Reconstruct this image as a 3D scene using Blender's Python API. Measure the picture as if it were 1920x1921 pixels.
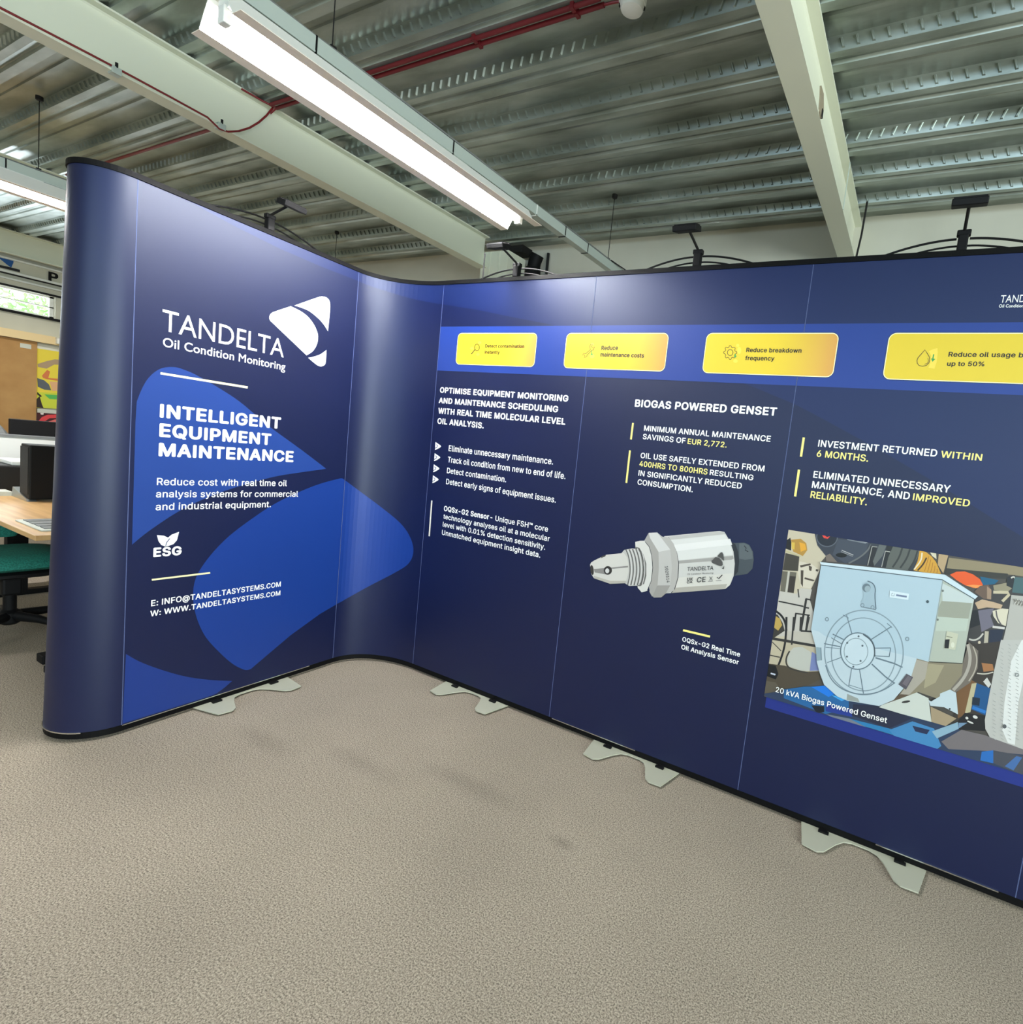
import bpy, bmesh, math, os
import numpy as np
from mathutils import Matrix, Vector
from mathutils.geometry import delaunay_2d_cdt

for o in list(bpy.data.objects): bpy.data.objects.remove(o)
SC = bpy.context.scene
COL = SC.collection

# ------------------------------------------------------------------ camera
F, CX, CY, CZ = 1031.85, 1173.76, 960.31, 1.395
YAW, PIT, ROL = .4742, 1.4748, .1172
def _rot(a, b, c):
    Rz = np.array([[math.cos(a), -math.sin(a), 0], [math.sin(a), math.cos(a), 0], [0, 0, 1]])
    Rx = np.array([[1, 0, 0], [0, math.cos(b), -math.sin(b)], [0, math.sin(b), math.cos(b)]])
    Rr = np.array([[math.cos(c), -math.sin(c), 0], [math.sin(c), math.cos(c), 0], [0, 0, 1]])
    return Rz @ Rx @ Rr
CAM = _rot(YAW, PIT, ROL)
cd = bpy.data.cameras.new('camera')
cam = bpy.data.objects.new('camera', cd); COL.objects.link(cam)
cd.sensor_fit = 'HORIZONTAL'; cd.sensor_width = 36
cd.lens = F * 36 / 1920
cd.shift_x = (960 - CX) / 1920
cd.shift_y = (CY - 960.5) / 1920
cd.clip_start = .05; cd.clip_end = 200
m4 = Matrix.Identity(4)
for i in range(3):
    for j in range(3): m4[i][j] = float(CAM[i, j])
m4[2][3] = CZ
cam.matrix_world = m4
SC.camera = cam

# ------------------------------------------------------------------ world, exposure, daylight, unseen lamps
SC.view_settings.view_transform = 'Standard'
SC.view_settings.look = 'None'
SC.view_settings.gamma = 1
SC.view_settings.exposure = 0.4
w = bpy.data.worlds.new('sky'); SC.world = w; w.use_nodes = True
w.node_tree.nodes['Background'].inputs[0].default_value = (.86, .95, 1, 1)
w.node_tree.nodes['Background'].inputs[1].default_value = 5
SC.cycles.max_bounces = 8
SC.cycles.diffuse_bounces = 5
SC.cycles.sample_clamp_indirect = 6

def area(name, loc, rot, sx, sy, power, col):
    l = bpy.data.lights.new(name, 'AREA'); l.shape = 'RECTANGLE'; l.size = sx; l.size_y = sy
    l.energy = power; l.color = col
    o = bpy.data.objects.new(name, l); COL.objects.link(o); o.location = loc; o.rotation_euler = rot
    return o
DAY = (.80, .91, 1)
WARM = (1, .96, .89)
PI = math.pi
area('daylight_rear', (.9, -4.85, 2.35), (PI/2, 0, 0), 7.6, .8, 150, (.55, .78, 1))         # windows behind the photographer
area('daylight_right', (4.85, -1.6, 1.6), (PI/2, 0, PI/2), 4.6, 1.8, 360, (.84, .95, .97))      # windows of the right wall
area('daylight_left', (-9.2, 2.2, 2.38), (PI/2, 0, -PI/2), 3.6, .3, 30, DAY)        # the strip window on the left
for x, y in ((-2.03, -1.2), (-2.03, -3.4), (.83, -3.2), (3.7, -2.5), (3.7, 1.5), (-4.92, -1.6), (-4.92, -3.8), (-8.2, -1.5), (-8.2, 2.2)):
    area('unseen_lamp', (x, y, 2.58), (0, 0, 0), .2, 1.45, 14 if x < -8 else 8, WARM)                  # unseen stand-ins for further luminaires; pair by left wall added to brighten it

# ------------------------------------------------------------------ materials
def lin(c):
    return tuple((v / 12.92 if v <= .04045 else ((v + .055) / 1.055) ** 2.4) for v in (x / 255 for x in c))
def mat(name, rgb, rough=.6, metal=0.0, spec=.5, emit=0):
    m = bpy.data.materials.new(name); m.use_nodes = True
    b = m.node_tree.nodes['Principled BSDF']
    c = lin(rgb)
    b.inputs['Base Color'].default_value = (*c, 1)
    b.inputs['Roughness'].default_value = rough
    b.inputs['Metallic'].default_value = metal
    b.inputs['Specular IOR Level'].default_value = spec
    if emit:
        b.inputs['Emission Color'].default_value = (*c, 1)
        b.inputs['Emission Strength'].default_value = emit
    return m
def noisy(m, scale, a, b, detail=3, bump=0, bscale=None, coord='Object', stretch=None, lo=.35, hi=.65, nrough=.5):
    nt = m.node_tree; bs = nt.nodes['Principled BSDF']
    tc = nt.nodes.new('ShaderNodeTexCoord'); n = nt.nodes.new('ShaderNodeTexNoise')
    src = tc.outputs[coord]
    if stretch:
        mp = nt.nodes.new('ShaderNodeMapping'); mp.inputs['Scale'].default_value = stretch
        nt.links.new(src, mp.inputs[0]); src = mp.outputs[0]
    nt.links.new(src, n.inputs['Vector'])
    n.inputs['Scale'].default_value = scale; n.inputs['Detail'].default_value = detail; n.inputs['Roughness'].default_value = nrough
    r = nt.nodes.new('ShaderNodeValToRGB'); nt.links.new(n.outputs[0], r.inputs[0])
    r.color_ramp.elements[0].position = lo; r.color_ramp.elements[1].position = hi
    r.color_ramp.elements[0].color = (*lin(a), 1); r.color_ramp.elements[1].color = (*lin(b), 1)
    nt.links.new(r.outputs[0], bs.inputs['Base Color'])
    if bump:
        bp = nt.nodes.new('ShaderNodeBump'); bp.inputs['Strength'].default_value = bump; bp.inputs['Distance'].default_value = .004
        n2 = n
        if bscale:
            n2 = nt.nodes.new('ShaderNodeTexNoise'); n2.inputs['Scale'].default_value = bscale; n2.inputs['Detail'].default_value = 2
            nt.links.new(src, n2.inputs['Vector'])
        nt.links.new(n2.outputs[0], bp.inputs['Height']); nt.links.new(bp.outputs[0], bs.inputs['Normal'])
    return r

M = {}
# carpet: fine speckle, broad tone drift and three worn smudges
m = mat('carpet', (150, 140, 124), .95, spec=.12); M['carpet'] = m
ramp = noisy(m, 210, (86, 78, 69), (202, 188, 168), 7, .22, 300, lo=.39, hi=.62, nrough=.8)
nt = m.node_tree; bs = nt.nodes['Principled BSDF']
tc = nt.nodes.new('ShaderNodeTexCoord')
nb = nt.nodes.new('ShaderNodeTexNoise'); nb.inputs['Scale'].default_value = 1.6; nb.inputs['Detail'].default_value = 4
nt.links.new(tc.outputs['Object'], nb.inputs['Vector'])
mr = nt.nodes.new('ShaderNodeMapRange'); mr.inputs[1].default_value = .3; mr.inputs[2].default_value = .7; mr.inputs[3].default_value = .9; mr.inputs[4].default_value = 1.06
nt.links.new(nb.outputs[0], mr.inputs[0])
val = mr.outputs[0]
for (sx, sy, rx, ry, dark) in ((-.924, 1.612, .06, .03, .74), (-1.42, 1.66, .22, .05, .84), (-1.85, 1.50, .2, .05, .86), (-2.35, 1.36, .2, .05, .86)):
    mp = nt.nodes.new('ShaderNodeMapping'); mp.vector_type = 'TEXTURE'
    mp.inputs['Location'].default_value = (sx, sy, 0); mp.inputs['Scale'].default_value = (rx, ry, 1)
    nt.links.new(tc.outputs['Object'], mp.inputs[0])
    ln = nt.nodes.new('ShaderNodeVectorMath'); ln.operation = 'LENGTH'; nt.links.new(mp.outputs[0], ln.inputs[0])
    ad = nt.nodes.new('ShaderNodeMath'); ad.operation = 'MULTIPLY_ADD'; ad.inputs[1].default_value = 1.6
    nt.links.new(nb.outputs[0], ad.inputs[0]); nt.links.new(ln.outputs['Value'], ad.inputs[2])
    r2 = nt.nodes.new('ShaderNodeMapRange'); r2.inputs[1].default_value = .9; r2.inputs[2].default_value = 2.1; r2.inputs[3].default_value = dark; r2.inputs[4].default_value = 1
    nt.links.new(ad.outputs[0], r2.inputs[0])
    mu = nt.nodes.new('ShaderNodeMath'); mu.operation = 'MULTIPLY'; nt.links.new(val, mu.inputs[0]); nt.links.new(r2.outputs[0], mu.inputs[1])
    val = mu.outputs[0]
vm = nt.nodes.new('ShaderNodeVectorMath'); vm.operation = 'SCALE'
nt.links.new(ramp.outputs[0], vm.inputs[0]); nt.links.new(val, vm.inputs['Scale'])
nt.links.new(vm.outputs[0], bs.inputs['Base Color'])

M['deck'] = mat('galvanised_deck', (150, 158, 148), .36, .7); noisy(M['deck'], 9, (142, 150, 142), (182, 190, 184), 6, .05, 60, stretch=(.3, 1, 1))
M['beam'] = mat('beam_paint', (224, 226, 206), .45)
M['wall'] = mat('wall_paint', (206, 203, 186), .8); noisy(M['wall'], 2, (200, 197, 180), (210, 207, 190), 3)
M['white'] = mat('white_enamel', (232, 232, 226), .35)
M['reflector'] = mat('reflector_enamel', (238, 236, 228), .3)
M['lip'] = mat('reflector_lip', (250, 236, 220), .5)
M['trunk'] = mat('trunking_steel', (196, 206, 198), .35, .3)
M['tube'] = mat('lit_tube', (250, 249, 250), .4, emit=330)
M['black'] = mat('black_plastic', (13, 13, 14), .6, spec=.2)
M['rail'] = mat('black_rail', (7, 7, 8), .65, spec=.15)
M['chrome'] = mat('bright_trim', (225, 225, 222), .18, 1)
M['red'] = mat('red_cable', (120, 22, 28), .45)
M['redpipe'] = mat('red_conduit', (104, 14, 24), .55)
M['footplate'] = mat('foot_plate', (188, 188, 168), .45, .1)
M['grey'] = mat('grey_plastic', (120, 122, 120), .5)
M['dark'] = mat('dark_metal', (30, 29, 28), .6, spec=.25)
M['steel'] = mat('brushed_steel', (180, 182, 180), .3, .8)
M['print'] = mat('printed_navy', (2, 13, 56), .46, spec=.55); M['print'].node_tree.nodes['Principled BSDF'].inputs['Specular Tint'].default_value = (.88, .94, 1, 1)
M['core'] = mat('panel_edge', (96, 108, 150), .6, spec=.2)
mi = mat('printed_ink', (255, 255, 255), .46, spec=.5); M['ink'] = mi
at = mi.node_tree.nodes.new('ShaderNodeVertexColor'); at.layer_name = 'ink'
mi.node_tree.nodes['Principled BSDF'].inputs['Specular Tint'].default_value = (.88, .94, 1, 1)
mi.node_tree.links.new(at.outputs[0], mi.node_tree.nodes['Principled BSDF'].inputs['Base Color'])
M['wood'] = mat('desk_wood', (205, 160, 104), .4); noisy(M['wood'], 4, (190, 146, 92), (218, 178, 122), 5, stretch=(.5, 6, 1))
M['board'] = mat('brown_board', (176, 132, 78), .7); noisy(M['board'], 3, (168, 124, 72), (188, 146, 90), 4)
M['teal'] = mat('teal_fabric', (24, 112, 98), .85); noisy(M['teal'], 160, (16, 92, 80), (32, 126, 110), 2, .2)
M['pane'] = mat('window_pane', (255, 255, 255), .02)
b = M['pane'].node_tree.nodes['Principled BSDF']; b.inputs['Transmission Weight'].default_value = 1; b.inputs['IOR'].default_value = 1.02
M['leaf'] = mat('leaf', (116, 170, 92), .6)
M['paper'] = mat('paper', (205, 208, 196), .6)
M['ledge'] = mat('pale_ledge_wood', (232, 206, 156), .5)
M['tape'] = mat('brown_tape', (150, 138, 116), .7)
M['blue'] = mat('sign_blue', (20, 84, 150), .5)

# ------------------------------------------------------------------ mesh helpers
class MB:
    def __init__(s): s.v = []; s.f = []; s.sm = []; s.mi = []
    def add(s, vs, fs, smooth=False, mi=0):
        o = len(s.v); s.v += [tuple(map(float, v)) for v in vs]
        for f in fs: s.f.append([i + o for i in f]); s.sm.append(smooth); s.mi.append(mi)
        return s
    def box(s, x0, x1, y0, y1, z0, z1, mi=0):
        v = [(x, y, z) for x in (x0, x1) for y in (y0, y1) for z in (z0, z1)]
        return s.add(v, [(0, 1, 3, 2), (4, 6, 7, 5), (0, 4, 5, 1), (2, 3, 7, 6), (0, 2, 6, 4), (1, 5, 7, 3)], mi=mi)
    def obox(s, c, ax, ay, az, mi=0):      # centre, three half axes
        c, ax, ay, az = map(np.array, (c, ax, ay, az))
        v = [c + i * ax + j * ay + k * az for i in (-1, 1) for j in (-1, 1) for k in (-1, 1)]
        return s.add(v, [(0, 1, 3, 2), (4, 6, 7, 5), (0, 4, 5, 1), (2, 3, 7, 6), (0, 2, 6, 4), (1, 5, 7, 3)], mi=mi)
    def tube(s, path, r, n=8, caps=True, mi=0):
        P = [np.array(p, float) for p in path]; rr = r if hasattr(r, '__len__') else [r] * len(P)
        vs = []; N = None
        for i, p in enumerate(P):
            t = P[min(i + 1, len(P) - 1)] - P[max(i - 1, 0)]; t = t / (np.linalg.norm(t) + 1e-12)
            if N is None:
                a = np.array([0, 0, 1.]) if abs(t[2]) < .9 else np.array([1., 0, 0])
                N = np.cross(t, a)
            N = N - t * (N @ t); N /= np.linalg.norm(N); B = np.cross(t, N)
            for k in range(n):
                q = 2 * PI * k / n; vs.append(p + rr[i] * (math.cos(q) * N + math.sin(q) * B))
        fs = [(i * n + k, i * n + (k + 1) % n, (i + 1) * n + (k + 1) % n, (i + 1) * n + k) for i in range(len(P) - 1) for k in range(n)]
        s.add(vs, fs, True, mi)
        if caps: s.add(vs[:n], [list(range(n))[::-1]], mi=mi); s.add(vs[-n:], [list(range(n))], mi=mi)
        return s
    def lathe(s, prof, c=(0, 0, 0), n=24, smooth=True, mi=0, axis='z'):
        vs = []
        for r, h in prof:
            for k in range(n):
                q = 2 * PI * k / n; p = (r * math.cos(q), r * math.sin(q), h)
                if axis == 'y': p = (p[0], p[2], p[1])
                if axis == 'x': p = (p[2], p[0], p[1])
                vs.append((p[0] + c[0], p[1] + c[1], p[2] + c[2]))
        fs = [(i * n + k, i * n + (k + 1) % n, (i + 1) * n + (k + 1) % n, (i + 1) * n + k) for i in range(len(prof) - 1) for k in range(n)]
        fs += [list(range(n))[::-1], list(range((len(prof) - 1) * n, len(prof) * n))]
        return s.add(vs, fs, smooth, mi)
    def prism(s, poly, z0, z1, mi=0):       # outline in x, y
        n = len(poly)
        v = [(p[0], p[1], z0) for p in poly] + [(p[0], p[1], z1) for p in poly]
        return s.add(v, [list(range(n))[::-1], list(range(n, 2 * n))] + [(i, (i + 1) % n, n + (i + 1) % n, n + i) for i in range(n)], mi=mi)
    def sweep(s, sect, path, mi=0, closed_ends=True):   # sect points per path station: list of lists
        n = len(sect[0]); vs = [p for st in sect for p in st]
        fs = [(i * n + k, i * n + (k + 1) % n, (i + 1) * n + (k + 1) % n, (i + 1) * n + k) for i in range(len(sect) - 1) for k in range(n)]
        s.add(vs, fs, mi=mi)
        if closed_ends: s.add(sect[0], [list(range(n))[::-1]], mi=mi); s.add(sect[-1], [list(range(n))], mi=mi)
        return s
    def build(s, name, mats, parent=None, bevel=0, loc=None, fix=True):
        me = bpy.data.meshes.new(name)
        if loc is not None: s.v = [tuple(np.array(v) - np.array(loc)) for v in s.v]
        me.from_pydata(s.v, [], s.f); me.update()
        me.polygons.foreach_set('use_smooth', s.sm); me.polygons.foreach_set('material_index', s.mi)
        for q in (mats if isinstance(mats, (list, tuple)) else [mats]): me.materials.append(M[q] if isinstance(q, str) else q)
        if fix:
            bmm = bmesh.new(); bmm.from_mesh(me)
            bmesh.ops.remove_doubles(bmm, verts=bmm.verts, dist=1e-6)
            bmesh.ops.recalc_face_normals(bmm, faces=bmm.faces); bmm.to_mesh(me); bmm.free()
        if any(s.sm): me.set_sharp_from_angle(angle=math.radians(40))
        o = bpy.data.objects.new(name, me); COL.objects.link(o)
        if loc is not None: o.location = loc
        if parent is not None:
            o.parent = parent
            if loc is None: o.location = tuple(-np.array(parent['origin'])) if 'origin' in parent.keys() else (0, 0, 0)
        if bevel:
            b = o.modifiers.new('bevel', 'BEVEL'); b.width = bevel; b.segments = 2; b.limit_method = 'ANGLE'
        return o
def tag(o, label=None, cat=None, group=None, kind=None):
    if label: o['label'] = label
    if cat: o['category'] = cat
    if group: o['group'] = group
    if kind: o['kind'] = kind
    return o
def thing(name, loc, label, cat, group=None):
    o = bpy.data.objects.new(name, None); COL.objects.link(o); o.location = loc; o.empty_display_size = .1
    o['origin'] = [float(v) for v in loc]
    return tag(o, label, cat, group)
def dup(root, loc, label, rotz=None):
    r = root.copy(); COL.objects.link(r); r.location = loc; r['label'] = label
    if rotz is not None: r.rotation_euler = (0, 0, rotz)
    for ch in list(root.children):
        c = ch.copy(); COL.objects.link(c); c.parent = r
        for g in list(ch.children):
            d = g.copy(); COL.objects.link(d); d.parent = c
    return r

# pixel rays of the photograph (1920 x 1921), for reading real positions off it
def ray(x, y): return CAM @ np.array([(x - CX) / F, -(y - CY) / F, -1.])
def atx(x, y, X): d = ray(x, y); return d * (X / d[0]) + np.array([0, 0, CZ])
def aty(x, y, Y): d = ray(x, y); return d * (Y / d[1]) + np.array([0, 0, CZ])
def atz(x, y, Z): d = ray(x, y); return d * ((Z - CZ) / d[2]) + np.array([0, 0, CZ])

# ------------------------------------------------------------------ the setting
ZD, ZT, PITCH = 3.095, 3.147, .3245          # deck soffit, crest, rib pitch
XL0, XR0, YB, YF = -9.35, 5.0, 3.99, -5.0
tag(MB().box(XL0 - .2, XR0 + .2, YF - .2, YB + .2, -.1, 0).build('floor', 'carpet'), 'grey-brown cut pile carpet', kind='structure')
c = MB(); wy = []
y0 = 2.388
k0 = int(math.floor((YF - y0) / PITCH)) - 1; k1 = 5
prof = []
for k in range(k0, k1 + 1):
    yb = y0 + k * PITCH
    prof += [(yb - .013, ZT), (yb, ZD), (yb + .034, ZD), (yb + .062, ZD + .013), (yb + .068, ZD + .013), (yb + .074, ZD), (yb + .116, ZD),
             (yb + .145, ZT), (yb + .19, ZT), (yb + .195, ZT - .008), (yb + .215, ZT - .008), (yb + .22, ZT)]
prof = [p for p in prof if YF - .1 <= p[0] <= YB + .1]
n = len(prof)
c.add([(XL0 - .1, y, z) for y, z in prof] + [(XR0 + .1, y, z) for y, z in prof], [(i, i + 1, n + i + 1, n + i) for i in range(n - 1)])
c.box(XL0 - .2, XR0 + .2, YF - .2, YB + .2, 3.2, 3.3)
for k in range(-6, k1 + 1):                  # pressed dashes of each web, slanting by sheet
    yb = y0 + k * PITCH; sl = -.011 if k % 3 == 2 else .010
    if yb > YB: continue
    for i in range(int((3.0 + 9.3) / .056)):
        x = -9.3 + i * .056
        a, bq = .16, .84
        def pt(t, dx, out): return (x + dx + sl * (t * 2 - 1), yb - .013 + .013 * t - out * .97, ZT - .052 * t - out * .24)
        w2 = .0065
        vs = [pt(a, -w2, 0), pt(a, w2, 0), pt(bq, w2, 0), pt(bq, -w2, 0), pt(a + .06, -w2 * .45, .009), pt(a + .06, w2 * .45, .009), pt(bq - .06, w2 * .45, .009), pt(bq - .06, -w2 * .45, .009)]
        c.add(vs, [(4, 5, 6, 7), (0, 1, 5, 4), (1, 2, 6, 5), (2, 3, 7, 6), (3, 0, 4, 7)])
tag(c.build('ceiling', 'deck', fix=False), 'galvanised ribbed steel deck with pressed dashes', kind='structure')
tag(MB().box(XL0 - .2, XR0 + .2, YB, YB + .15, 0, 3.25).build('wall_back', 'wall'), 'cream wall behind the display', kind='structure')
tag(MB().box(XR0, XR0 + .15, YF, YB, 0, 3.2).build('wall_right', 'wall'), 'cream side wall', kind='structure')
tag(MB().box(XL0 - .2, XR0 + .2, YF - .15, YF, 0, 3.2).build('wall_rear', 'wall'), 'cream rear wall', kind='structure')
WZ0, WZ1, WY0, WY1 = 2.256, 2.507, .6, 2.745
q = MB()
q.box(XL0 - .15, XL0, YF, YB, 0, WZ0); q.box(XL0 - .15, XL0, YF, YB, WZ1, 3.2)
q.box(XL0 - .15, XL0, YF, WY0, WZ0, WZ1); q.box(XL0 - .15, XL0, WY1, YB, WZ0, WZ1)
tag(q.build('wall_left', 'wall'), 'pale wall with the high strip window', kind='structure')
wn = MB().box(XL0 - .1, XL0 - .06, WY0, WY1, 2.375, 2.388).box(XL0 - .1, XL0 - .06, WY1 - .035, WY1, WZ0, WZ1).box(XL0 - .1, XL0 - .06, WY0, WY1, WZ1 - .018, WZ1).box(XL0 - .1, XL0 - .06, WY0, WY1, WZ0, WZ0 + .02).build('window_1', 'white')
tag(wn, 'white framed strip window with greenery outside', kind='structure')
MB().box(XL0 - .083, XL0 - .079, WY0, WY1, WZ0, WZ1).build('window_pane', 'pane', wn)
for nme, z0, z1, d, mm in (('trim_1', 2.80, 2.818, .05, 'white'), ('trim_2', 2.652, 2.676, .05, 'white'), ('trim_3', 2.64, 2.651, .03, 'dark'), ('trim_4', 2.582, 2.6, .06, 'white'),
                           ('trim_5', 2.508, 2.530, .02, 'dark'), ('trim_6', 2.226, 2.252, .05, 'black'), ('trim_7', 1.945, 2.035, .10, 'ledge')):
    tag(MB().box(XL0, XL0 + d, -1, YB - .02, z0, z1).build(nme, mm), kind='structure')

# steel beams and column
def ibeam(x, ya, yb, nme, zlo=2.845, d=.25, w_=.102, tf=.0085, tw=.007):
    b = MB()
    P = [(-w_/2, zlo), (w_/2, zlo), (w_/2, zlo + tf), (tw/2 + .006, zlo + tf + .002), (tw/2, zlo + tf + .009), (tw/2, zlo + d - tf - .009), (tw/2 + .006, zlo + d - tf - .002), (w_/2, zlo + d - tf), (w_/2, zlo + d),
         (-w_/2, zlo + d), (-w_/2, zlo + d - tf), (-tw/2 - .006, zlo + d - tf - .002), (-tw/2, zlo + d - tf - .009), (-tw/2, zlo + tf + .009), (-tw/2 - .006, zlo + tf + .002), (-w_/2, zlo + tf)]
    b.sweep([[(x + p[0], yy, p[1]) for p in P] for yy in (ya, yb)], None)
    return tag(b.build(nme, 'beam'), kind='structure')
ibeam(-.605, YF, YB, 'ceiling_beam_right')
ibeam(-3.479, YF, 3.62, 'ceiling_beam_left')
ibeam(-6.355, YF, YB, 'ceiling_beam_far')
ibeam(-9.21, YF, YB, 'ceiling_beam_wall')
b = MB()   # H column at the end of the left beam
xa, xb, ya, yb_ = -3.50, -3.21, 3.62, 3.84
b.box(xa, xb, ya, yb_, 0, 2.975)
for xx in (-3.40, -3.30): b.box(xx - .006, xx + .006, ya - .008, ya - .0003, 0, 2.97)
tag(b.build('column', 'beam'), 'pale boxed steel column under the left beam', kind='structure')

# ------------------------------------------------------------------ ceiling services
XT = -2.0325
def make_trunking(x, label):
    t = thing('cable_trunking', (x, 1.5, 2.639), label, 'cable trunking')
    b = MB().box(x - .0225, x + .0225, -4.6, 3.9, 2.639, 2.692)
    b.box(x + .0225, x + .0245, -4.6, 3.9, 2.639, 2.645)
    b.build('channel', 'trunk', t)
    for yy, mm in ((.62, 'black'), (1.22, 'black'), (1.85, 'black'), (2.46, 'white'), (2.735, 'black'), (2.985, 'black')):
        r = MB()
        for q in ((x - .0245, x - .0225, 2.637, 2.694), (x + .0225, x + .0245, 2.637, 2.694)): r.box(q[0], q[1], yy - .003, yy + .003, q[2], q[3])
        r.box(x - .0245, x + .0245, yy - .003, yy + .003, 2.6365, 2.639); r.box(x - .0245, x + .0245, yy - .003, yy + .003, 2.692, 2.6945)
        r.build('cable_tie', mm, t)
    w_ = MB()
    pts = [(x + .012, yy, 2.697 + .007 * abs(math.sin(yy * 2.6))) for yy in np.arange(-1, 3.85, .1)]
    w_.tube(pts, .004, 6).build('loose_cable', 'grey', t)
    return t
make_trunking(XT, 'long pale steel cable trunking above the bright tube light')
tag(make_trunking(-4.92, 'pale steel trunking above the tube light behind the display end'))
def make_light(x, ya, yb, label):
    t = thing('fluorescent_light', (x, (ya + yb) / 2, 2.545), label, 'ceiling light', 'tube lights with white reflectors')
    zl = 2.545
    S = [(-.091, zl + .003), (-.04, zl + .082), (.04, zl + .082), (.091, zl + .003), (.093, zl + .006), (.042, zl + .086), (-.042, zl + .086), (-.093, zl + .006)]
    for sg in (-1, 1):
        MB().sweep([[(x + sg * p[0], yy, zl + p[1]) for p in ((.090, .0), (.137, -.001), (.137, .001), (.090, .002))] for yy in (ya, yb)], None).build('reflector_lip', 'lip', t)
    MB().sweep([[(x + p[0], yy, p[1]) for p in S] for yy in (ya, yb)], None).build('reflector', 'reflector', t)
    MB().box(x - .03, x + .03, ya + .02, yb - .02, zl + .05, zl + .081).build('gear_tray', 'white', t)
    MB().tube([(x, ya + .035, zl + .028), (x, yb - .035, zl + .028)], .013, 12).build('tube', 'tube', t)
    for yy in (ya + .025, yb - .025):
        MB().box(x - .018, x + .018, yy - .012, yy + .012, zl + .008, zl + .06).build('lamp_holder', 'white', t, .003)
    MB().box(x - .028, x + .028, (ya + yb)/2 - .3, (ya + yb)/2 + .3, zl + .0855, 2.6385).build('mounting_plate', 'white', t)
    return t
make_light(-2.045, .935, 2.385, 'blown-out bright tube light with white reflector above the display corner')
make_light(-4.92, .35, 1.80, 'tube light on the left, partly hidden behind the display end')
def wire(x, y, z0, z1, label, nme='suspension_wire', r=.0022):
    t = thing(nme, (x, y, z0), label, 'suspension wire', 'wires holding up the trunking')
    MB().tube([(x, y, z0 + .012), (x, y, z1)], r, 6).build('wire', 'dark', t)
    MB().box(x - .01, x + .01, y - .01, y + .01, z0, z0 + .02).build('clip', 'dark', t)
    MB().lathe([(.012, z1 - .025), (.018, z1 - .02), (.018, z1)], (x, y, 0), 12).build('ceiling_anchor', 'dark', t)
wire(XT, 1.29, 2.692, 3.12, 'thin wire beside the bright tube light')
wire(XT, 3.27, 2.692, 3.12, 'thin wire holding the trunking end near the back wall')
wire(-4.92, 1.36, 2.692, 3.12, 'dark wire with anchor block above the far left tube light')
wire(-4.92, 3.27, 2.692, 3.12, 'short dark wire above the left display panel')

# red conduits, red cable on the beam, smoke detector
for yy, lab in ((1.835, 'upper red conduit of the pair along the ribbed ceiling'), (1.866, 'lower red conduit of the pair along the ribbed ceiling')):
    t = thing('red_conduit', (-2, yy, 3.085), lab, 'conduit', 'red conduits on the ceiling')
    MB().tube([(-3.40, yy, 3.083), (-1.30, yy, 3.083)], .0095, 10).build('pipe', 'redpipe', t)
    for xx in (-2.72, -1.92, -1.42): MB().box(xx - .008, xx + .008, yy - .013, yy + .013, 3.071, 3.095).build('pipe_clip', 'redpipe', t)
tag(MB().tube([(-1.30, 1.866, 3.083), (-1.26, 1.868, 3.083), (-1.22, 1.878, 3.085)], .005, 8).build('red_cable', 'red'), 'thin red cable end running into the smoke detector', 'cable')
t = thing('red_cable', (-3.43, 1.6, 2.85), 'thin red cable looping down the left ceiling beam', 'cable')
pts = [(-3.35, 1.866, 3.083), (-3.412, 1.864, 3.078), (-3.424, 1.85, 3.05)] + [tuple(atx(a, b_, -3.424)) for a, b_ in ((512, 202), (500, 217), (485, 230), (468, 240), (448, 246), (428, 247), (412, 242))]
pts += [(-3.424, yy, 2.858 - .004 * math.sin((yy - .3) * 5)) for yy in np.arange(1.55, -2, -.15)]
P = [np.array(p) for p in pts]
MB().tube(P, .0048, 8).build('cable', 'red', t)
tag(MB().tube([(-3.43, 1.70, 3.088), (-3.42, 1.80, 3.086), (-3.40, 1.862, 3.083)], .0055, 8).build('red_cable', 'red'), 'short red cable on top of the left beam edge', 'cable')
t = thing('red_conduit', (-4.7, 1.87, 3.085), 'red conduit on the ceiling behind the left beam', 'conduit', 'red conduits on the ceiling')
MB().tube([(-6.2, 1.87, 3.083), (-3.56, 1.87, 3.083)], .009, 8).build('pipe', 'red', t)
for yy, lab in ((1.19, 'beam clamp on the left beam nearer the photo corner'), (1.615, 'beam clamp on the left beam by the red cable loop')):
    t = thing('beam_clamp', (-3.428, yy, 2.85), lab, 'clamp', 'cable clamps on the left beam')
    MB().box(-3.46, -3.42, yy - .018, yy + .018, 2.853, 2.866).box(-3.46, -3.42, yy - .018, yy + .018, 2.836, 2.845).box(-3.427, -3.419, yy - .018, yy + .018, 2.836, 2.866).build('clamp_body', 'trunk', t, .002)
    MB().tube([(-3.424, yy, 2.862), (-3.424, yy, 2.884)], .006, 8).build('bolt', 'black', t)
t = thing('smoke_detector', (-1.187, 1.885, 3.095), 'round white smoke detector at the top edge of the ceiling view', 'smoke detector')
MB().lathe([(.052, 3.095), (.052, 3.078), (.048, 3.07)], (-1.187, 1.885, 0), 28).build('base', 'white', t)
MB().lathe([(.046, 3.07), (.046, 3.062), (.040, 3.048), (.022, 3.040), (.005, 3.039)], (-1.187, 1.885, 0), 28).build('sensor_head', 'white', t)
for a in range(4):
    q = a * PI / 2 + .5; x, y = -1.187 + .044 * math.cos(q), 1.885 + .044 * math.sin(q)
    MB().box(x - .004, x + .004, y - .004, y + .004, 3.056, 3.068).build('slot', 'dark', t)
t = thing('sensor_bracket', (-.553, 2.36, 2.90), 'small torn tape and bracket stuck on the right ceiling beam', 'bracket')
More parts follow.
